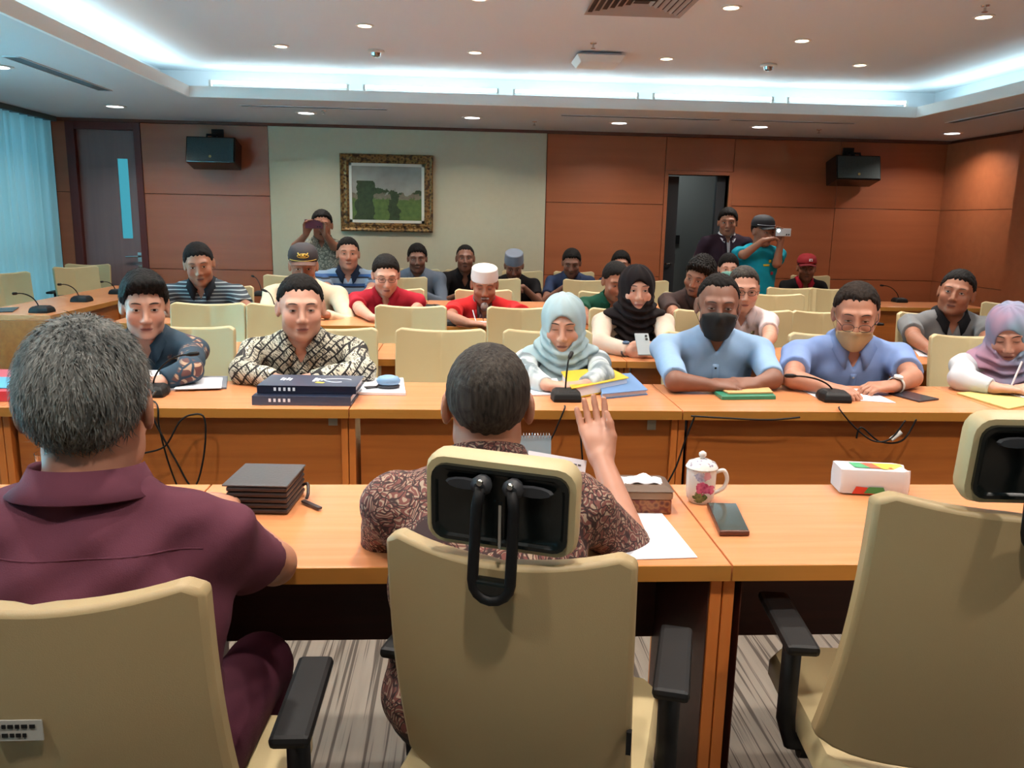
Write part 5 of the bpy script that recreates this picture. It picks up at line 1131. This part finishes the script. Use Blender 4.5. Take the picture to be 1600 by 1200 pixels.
# asset stickers
for px, py, lb in ((521, 656, 'left, below the navy binders'), (1017, 663, 'right, behind the raised hand')):
    p = AY(px, py, 3.03); o = MB().box((0, 0, 0), (.034, .002, .038)).build('sticker', mat('sticker_silver', S(160, 158, 140), .4), None); o.location = (p[0], 3.018, p[2]); tag(o, 'small square grey sticker on the table front panel '+lb, 'sticker', 'table stickers')
# papers and binders
def slab(name, corners, z0, z1, m, label, cat, mats=None, group=None, parent=None, bevel=.001):
    c = [AZ(*p, z0) for p in corners]; o3 = sum(c)/len(c); o3[2] = z0; rings = [[(p[0], p[1], z) for p in c] for z in (z0, z1)]
    o = MB().loft(rings).build(name, m, parent, origin=o3 if parent is None else None, bevel=bevel)
    if label: tag(o, label, cat, group)
    return o
pinkf = mat('folder_red', S(206, 62, 74), .4, coat=.4)
slab('folder', [(-40, 590), (48, 592), (50, 626), (-40, 629)], ZT, .79, pinkf, 'glossy red folder stack at the left edge beside the grey-haired head', 'folder')
slab('folder', [(-35, 590), (49, 590), (49, 607), (-35, 607)], .791, .794, mat('folder_cyan', S(84, 160, 190), .5), 'pale blue sheet lying on the red folder', 'folder')
M_page = mat('grey_page', S(170, 174, 182), .8)
t = tag(empty('notebook', AZ(250, 606, ZT)), 'open lined book of white papers beside the left microphone', 'book')
def sl(px0, px1, py0, py1, z0, z1): c = [AZ(px0, py0, z0), AZ(px1, py0, z0), AZ(px1+4, py1, z0), AZ(px0-4, py1, z0)]; return [[A3((p[0], p[1], z))-A3(t.location) for p in c] for z in (z0, z1)]
MB().loft(sl(222, 256, 590, 606, ZT, .785)).build('page_block', M_white, t, bevel=.004); MB().loft(sl(258, 290, 596, 610, ZT, .757)).build('page', M_page, t)
slab('booklet', [(284, 590), (356, 590), (354, 608), (276, 608)], ZT, .758, mat('booklet_cover', S(112, 116, 124), .6), 'dark grey booklet under white pages before the young man', 'booklet')
slab('paper_sheet', [(284, 591), (348, 591), (346, 607), (272, 609)], .7585, .762, M_white, 'white pages spread on the grey booklet', 'paper')
# navy binders
M_navy = mat('binder_navy', S(24, 32, 52), .35, coat=.3); M_navytop = mat('binder_navy_cover', S(62, 72, 94), .4, coat=.3)
p = AZ(480, 630, ZT)
def binder(loc, w, d, h, rz, label, mcov, mtop, marks=True):
    t = tag(empty('ring_binder', loc, rz), label, 'binder', 'navy ring binders')
    MB().b2(-w/2, w/2, -d/2, d/2, 0, .003).build('back_cover', mcov, t); MB().b2(-w/2, w/2, -d/2, d/2, h-.003, h).build('front_cover', mtop, t); MB().b2(-w/2, w/2, -d/2-.003, -d/2, 0, h).build('spine', mcov, t)
    MB().b2(-w/2+.01, w/2-.008, -d/2+.01, d/2-.01, .004, h-.004).build('page_block', M_white, t)
    if marks:
        q = MB()
        for i in range(4): q.box((-w*.33+i*.012, d*.10-(i % 2)*.01, h+.0004), (.007, .05-.01*(i % 2), .0006))
        for i in range(3): q.box((w*.02+i*.014, d*.06, h+.0004), (.010, .07-.02*i, .0006))
        for i in range(5): q.box((-w*.32+i*.018, -d/2-.0035, h*.55), (.009, .0006, .013))
        q.tube([(w*.26+.05*cos(a)*(1+.4*sin(a)), .03*sin(a)*1.2, h+.0006) for a in np.linspace(.4, 2*pi-.9, 18)], .0018, 5)
        q.build('cover_print', M_white, t); MB().box((w*.10, -d*.2, h+.0004), (.035, .018, .0006), RZ(-.3)).build('yellow_mark', mat('mark_yellow', S(210, 190, 60), .6), t)
    return t
c = AZ(478, 627, ZT); binder((c[0], c[1]+.05, ZT), .37, .24, .035, -.02, 'lower navy blue ring binder with white spine print, under the other', M_navytop, M_navy)
binder((c[0]+.012, c[1]+.085, ZT+.036), .375, .22, .03, -.025, 'upper navy blue ring binder with white lettering and yellow mark', M_navy, M_navytop)
slab('paper_stack', [(560, 594), (630, 594), (634, 618), (558, 617)], ZT, .762, M_white, 'white paper pad under the pale blue mouse', 'paper')
p = AZ(607, 606, .7625); t = tag(empty('tape_dispenser', p), 'pale blue rounded case with keys resting on the white pad', 'case')
MB().lathe([(.034, 0), (.046, .004), (.048, .012), (.04, .016)], 20, sy=.7).build('grey_base', M_darkgrey, t, smooth='auto'); MB().lathe([(.04, .016), (.048, .022), (.05, .034), (.04, .047), (.02, .053), (.004, .054)], 22, sy=.75).build('blue_lid', mat('pale_blue_plastic', S(120, 156, 190), .35), t, smooth=True)
q = MB()
for i in range(3): q.tube([(-.045-.0*i, -.01+i*.012, .004), (-.065, -.016+i*.014, .003), (-.088-.006*i, -.03+i*.016, .003)], .003, 6)
q.build('key', M_darkgrey, t, smooth=True)
# centre: paper, yellow binder, blue binder
slab('paper_sheet', [(826, 593), (870, 593), (882, 617), (822, 619)], ZT, .757, M_white, 'white sheets left of the microphone before the pale hijab woman', 'paper')
def bind2(corners, h, mc, label, zb=ZT, pages=True):
    c = [AZ(*p, zb) for p in corners]; o3 = sum(c)/4; o3[2] = zb; t = tag(empty('document_binder', o3), label, 'binder'); R_ = lambda z0, z1, k_=1.0: [[((p-o3)[0]*k_, (p-o3)[1]*k_, z) for p in c] for z in (z0, z1)]
    MB().loft(R_(0, .003)).build('back_cover', mc, t); MB().loft(R_(h-.003, h)).build('front_cover', mc, t); MB().loft(R_(.004, h-.004, .95)).build('page_block', M_white, t); 
    a, b = c[0]-o3, c[3]-o3; return t
bind2([(935, 594), (985, 590), (1012, 617), (940, 624)], .022, mat('binder_blue', S(96, 132, 178), .45), 'light blue binder under and right of the yellow one')
bind2([(876, 596), (950, 588), (982, 606), (893, 624)], .045, mat('binder_yellow', S(214, 172, 40), .5), 'yellow document binder stuffed with paper before the pale hijab woman', ZT+.002)
slab('folder', [(1096, 601), (1190, 601), (1212, 624), (1128, 625)], ZT, .765, mat('folder_green', S(40, 128, 100), .4, coat=.3), 'green plastic folder in front of the masked man', 'folder')
slab('envelope', [(1104, 598), (1192, 598), (1208, 615), (1138, 616)], .766, .773, mat('envelope_tan', S(206, 158, 104), .7), 'tan envelope lying on the green folder', 'envelope')
slab('paper_sheet', [(1250, 608), (1352, 608), (1400, 630), (1276, 622)], ZT, .753, M_white, 'printed white sheets under the hands of the blue shirt man', 'paper')
slab('tablet', [(1388, 616), (1418, 613), (1467, 625), (1436, 629)], ZT, .757, mat('tablet_dark', S(50, 48, 56), .25), 'dark phone-sized tablet right of the white sheets', 'tablet')
slab('envelope', [(1494, 616), (1540, 612), (1640, 628), (1575, 641)], ZT, .758, mat('envelope_manila', S(200, 180, 110), .7), 'manila yellow folder at the right edge before the pastel hijab woman', 'folder')
slab('paper_sheet', [(1560, 612), (1620, 606), (1640, 612), (1600, 622)], .759, .762, M_white, 'white note paper on the manila folder', 'paper')
p = AZ(1578, 600, .80); o = MB().tube([(0, 0, -.03), (.01, .0, .0), (.04, .0, .1)], [.002, .004, .004], 8).build('pen', M_white, None, smooth='auto'); o.location = p; tag(o, 'white pen held by the pastel hijab woman', 'pen')
# second / third rows
slab('paper_sheet', [(978, 543), (1000, 543), (996, 549), (978, 549)], ZT, .754, M_white, 'small crumpled white tissue on table before the black hijab woman', 'tissue')
slab('paper_sheet', [(1428, 547), (1452, 547), (1452, 558), (1436, 557)], ZT, .754, M_white, 'white paper under the hand of the grey shirt man', 'paper')
slab('paper_sheet', [(742, 502), (790, 504), (790, 510), (752, 508)], ZT, .754, M_white, 'white paper the bearded man writes on', 'paper')
p = AZ(742, 504, .79); o = MB().tube([(.02, -.02, -.03), (0, 0, .03), (-.015, .02, .08)], [.002, .004, .004], 6).build('pen', M_white, None, smooth='auto'); o.location = p; tag(o, 'white pen in the hand of the bearded man', 'pen')
slab('laptop_pouch', [(640, 478), (680, 478), (672, 484), (640, 486)], ZT, .765, M_black, 'small black case beside the elbow of the red polo man', 'case')
slab('tablet', [(-20, 483), (30, 481), (20, 488), (-20, 489)], ZT, .757, mat('tablet_dark', S(50, 48, 56), .25), 'flat dark tablet on the window-side table at the left edge', 'tablet')
# ---------------- near table
# drinking glass
p = AZ(78, 775, ZT); p = A3((AY(82, 760, 2.02)[0], 2.02, ZT)); t = tag(empty('drinking_glass', p), 'clear drinking glass behind the grey-haired head on the near table', 'glass')
MB().lathe([(.028, 0), (.034, .11), (.0325, .11), (.0265, .006), (.001, .006)], 24).build('tumbler', mat('clear_glass', (1, 1, 1, 1), .02, trans=1), t, smooth='auto')
MB().lathe([(.0262, .008), (.0295, .06)], 24).build('drink', mat('milky_drink', S(190, 180, 165), .3), t, smooth='auto')
# wallet / organiser
M_leather = mat('leather_dark_brown', S(50, 38, 36), .38, bump=.3, bscale=120)
c = AZ(408, 795, ZT); t = tag(empty('organiser', c, -.06), 'thick dark brown leather zip organiser on the near table', 'organiser')
for i in range(5): MB().b2(-.07, .075, -.04, .13, .002+i*.0135, .0135+i*.0135).build('section', M_leather, t, bevel=.004)
MB().b2(-.078, .078, -.043, .133, .0695, .074).build('cover', mat('leather_cover', S(78, 74, 74), .3, bump=.2, bscale=120), t, bevel=.003)
MB().tube(curve([(.078, .10, .03), (.092, .09, .035), (.1, .06, .02), (.098, .05, .01)]), .004, 6).build('wrist_strap', M_leather, t, smooth=True); MB().box((.118, .02, .006), (.075, .013, .006), RZ(-.75)).build('strap_tab', M_leather, t, bevel=.002)
# spiral notepad + upright printed sheet in front of the batik man
p = AY(845, 706, 2.02); t = tag(empty('notepad', (p[0]-.02, 2.03, ZT)), 'spiral-bound notepad standing behind the printed sheet beside the batik man', 'notepad')
Rn = RX(radians(-12)); MB().box(Rn@A3((0, 0, .075)), (.10, .008, .15), Rn).build('pages', mat('notepad_blue_grey', S(130, 150, 160), .6), t)
q = MB()
for i in range(13): x = -.045+i*.0075; q.tube([Rn@A3((x, .008*cos(a), .15+.007*sin(a))) for a in np.linspace(0, 2*pi, 9)], .0012, 4)
q.build('spiral_wire', M_chrome, t, smooth=True)
p = AY(866, 735, 1.93); Rn = RY(radians(10))@RX(radians(-25)); t = tag(empty('printed_sheet', (p[0], p[1], ZT)), 'tilted white sheet with two printed lines behind the headrest', 'paper')
zc = p[2]-ZT
MB().box((0, 0, zc/2+.012), (.150, .003, zc+.05), Rn).build('sheet', M_white, t)
q = MB()
for r_ in range(2):
    x = -.052
    while x < .055: wd = random.uniform(.004, .010); q.box(A3((0, 0, zc/2+.012))+Rn@A3((x+wd/2, -.0022, zc/2+.010-r_*.011)), (wd, .0006, .0035), Rn); x += wd+.0025
q.build('print', mat('print_grey', S(90, 90, 96), .8), t)
# tissue box (carved) with tissue
c = AZ(1003, 792, ZT); t = tag(empty('tissue_box', (c[0]-.005, c[1]+.0, ZT), -.04), 'carved brown tissue box beside the raised arm', 'box')
k = NT('carved_wood', .6); v = k.n('TexVoronoi', {'Vector': k.map((1, 1, 1)), 'Scale': 60}); M_carv = k.out(k.ramp(v.outputs['Distance'], [(.2, S(84, 34, 24)), (.5, S(150, 96, 56)), (.7, S(110, 46, 30))])); k.bump(v.outputs['Distance'], .8, .004)
M_boxp = mat('box_pale_wood', S(140, 110, 84), .5)
MB().b2(-.075, .068, -.05, .06, 0, .036).build('carved_panel', M_carv, t, bevel=.002); MB().b2(-.078, .071, -.053, .063, .036, .058).build('rim', M_boxp, t, bevel=.006); MB().loft([[(-.08, -.055, .058), (.073, -.055, .058), (.073, .065, .058), (-.08, .065, .058)], [(-.06, -.035, .068), (.055, -.035, .068), (.055, .048, .068), (-.06, .048, .068)]]).build('lid', mat('box_dark_wood', S(96, 76, 62), .5), t)
rgq = np.random.default_rng(2); P = [[(x, y_*.9, .069+.018*math.exp(-(x/.035)**2-(y_/.02)**2)+.003*sin(x*140+y_*90)) for x in np.linspace(-.05, .05, 14)] for y_ in np.linspace(-.028, .028, 8)]
MB().sheet(P, 0, A3((0, 0, -.002))).build('tissue', M_white, t, smooth=True)
# white papers under right elbow
slab('paper_sheet', [(1000, 790), (1022, 788), (1090, 872), (960, 876)], ZT, .753, M_white, 'white paper sheets under the right elbow of the batik man', 'paper')
# lidded mug
p = AZ(1093, 783, ZT); t = tag(empty('mug', p), 'white porcelain lidded mug painted with a pink peony', 'mug')
k = NT('floral_porcelain', .15); X_ = k.n('SeparateXYZ', {0: k.map((1, 1, 1))}); 
def blob(cx, cz, r): 
    a = k.math('POWER', k.math('SUBTRACT', X_.outputs[0], cx), 2); b = k.math('POWER', k.math('SUBTRACT', X_.outputs[2], cz), 2)
    n_ = k.math('MULTIPLY', k.math('SUBTRACT', pn_.outputs['Fac'], .5), r*1.2); return k.math('LESS_THAN', k.math('ADD', k.math('SQRT', k.math('ADD', a, b)), n_), r)
pn_ = k.n('TexNoise', {'Vector': k.map((1, 1, 1)), 'Scale': 110, 'Detail': 2}); pv = k.n('TexVoronoi', {'Vector': k.map((1, 1, 1)), 'Scale': 130})
c0 = S(214, 210, 206); pink = k.mix(pv.outputs['Distance'], S(150, 30, 84), S(214, 110, 150)); leaf = k.mix(pv.outputs['Distance'], S(44, 70, 40), S(120, 140, 90)); blu = k.mix(pv.outputs['Distance'], S(120, 128, 160), S(190, 190, 210))
ptn = k.mix(blob(-.010, .022, .016), c0, leaf); ptn = k.mix(blob(-.012, .074, .013), ptn, blu); ptn = k.mix(blob(.005, .078, .010), ptn, S(206, 150, 165)); ptn = k.mix(blob(-.006, .046, .017), ptn, pink); ptn = k.mix(blob(.016, .042, .012), ptn, pink); M_mug = k.out(ptn)
MB().lathe([(.026, 0), (.028, .003), (.034, .012), (.037, .03), (.038, .09), (.036, .09), (.035, .02), (.001, .012)], 32).build('cup', M_mug, t, smooth='auto')
M_porc = mat('porcelain', S(214, 212, 208), .15)
MB().tube(curve([(.036, 0, .078), (.058, 0, .082), (.068, 0, .06), (.060, 0, .036), (.036, 0, .022)]), .0055, 8).build('handle', M_porc, t, smooth=True)
k = NT('lid_porcelain', .15); pv = k.n('TexVoronoi', {'Vector': k.map((1, 1, 1)), 'Scale': 70}); M_lidp = k.out(k.ramp(pv.outputs['Distance'], [(.2, S(130, 120, 140)), (.32, S(212, 210, 206))]))
l = MB().lathe([(.040, .0895), (.041, .093), (.034, .105), (.016, .113), (.004, .115)], 32).build('lid', M_lidp, t, smooth='auto'); MB().lathe([(.004, .113), (.005, .117), (.010, .123), (.009, .130), (.003, .134)], 16).build('lid_knob', M_porc, l, smooth=True)
# phone on table
c = AZ(1138, 817, ZT+.006); t = tag(empty('phone', c, radians(-4)), 'dark phone in brown case lying face up on the near table', 'phone')
a_ = [AZ(*p, ZT) for p in ((1104, 792), (1150, 793), (1171, 838), (1124, 838))]; loc = A3(t.location)
Rz = RZ(radians(4)); rr_ = lambda z, s_: [Rz@((A3((p[0], p[1], 0))-A3((loc[0], loc[1], 0)))*s_)+A3((0, 0, z-.006)) for p in a_]
MB().loft([rr_(0, .97), rr_(.003, 1), rr_(.010, 1), rr_(.013, .97)]).build('case', mat('phone_case_brown', S(96, 62, 52), .35, .4), t, bevel=.002); MB().loft([rr_(.013, .93), rr_(.0138, .93)]).build('screen', mat('phone_screen', S(58, 66, 62), .12), t)
# tissue pack
c = AZ(1362, 770, ZT); t = tag(empty('tissue_pack', (c[0], c[1]+.02, ZT), -.15), 'white tissue pack with red, green and yellow print on the near table', 'tissue pack')
M_pk = mat('pack_white', S(206, 204, 206), .35); n_ = 10
def pr(x, k_): return [(x, -.045*k_, .004), (x, .045*k_, .004), (x, .05*k_, .036), (x, .042*k_, .068), (x, .0, .076*k_), (x, -.042*k_, .068), (x, -.05*k_, .036)]
MB().loft([pr(-.088, .9), pr(-.08, 1), pr(.07, 1), pr(.088, .8), pr(.095, .6)]).build('pack', M_pk, t, smooth='auto')
for nm, col, pts in (('red_print', (206, 60, 44), [(-.03, -.0475, .004), (.02, -.0475, .004), (.01, -.0515, .022), (-.05, -.0515, .026), (-.058, -.0475, .004)]), ('green_print', (60, 150, 90), [(-.028, -.049, .007), (.03, -.049, .007), (.02, -.0525, .026), (-.018, -.0525, .026)]), ('top_green', (70, 160, 110), [(-.05, -.030, .0565), (-.01, -.030, .0565), (.02, .0, .0612), (-.06, .0, .0612)]), ('top_red', (214, 90, 60), [(-.01, -.030, .0567), (.05, -.03, .0567), (.02, .0, .0614), (-.03, .0, .0614)]), ('top_yellow', (220, 196, 60), [(.02, -.035, .0563), (.085, -.025, .052), (.075, .0, .0615), (.0, .0, .0618)]), ('end_yellow', (220, 190, 60), [(.0955, -.03, .01), (.0955, .02, .01), (.096, .02, .03), (.096, -.025, .03)])):
    if nm.startswith('top'): pts = [(x, y_, z_+.0158) for x, y_, z_ in pts]
    MB().add(pts, [tuple(range(len(pts)))]).build(nm, mat('pack_'+nm, S(*col), .4), t)
q = MB()
q.box((-.083, -.0, .03), (.004, .004, .02)); q.build('end_mark', mat('pack_mark', S(90, 110, 110), .5), t)
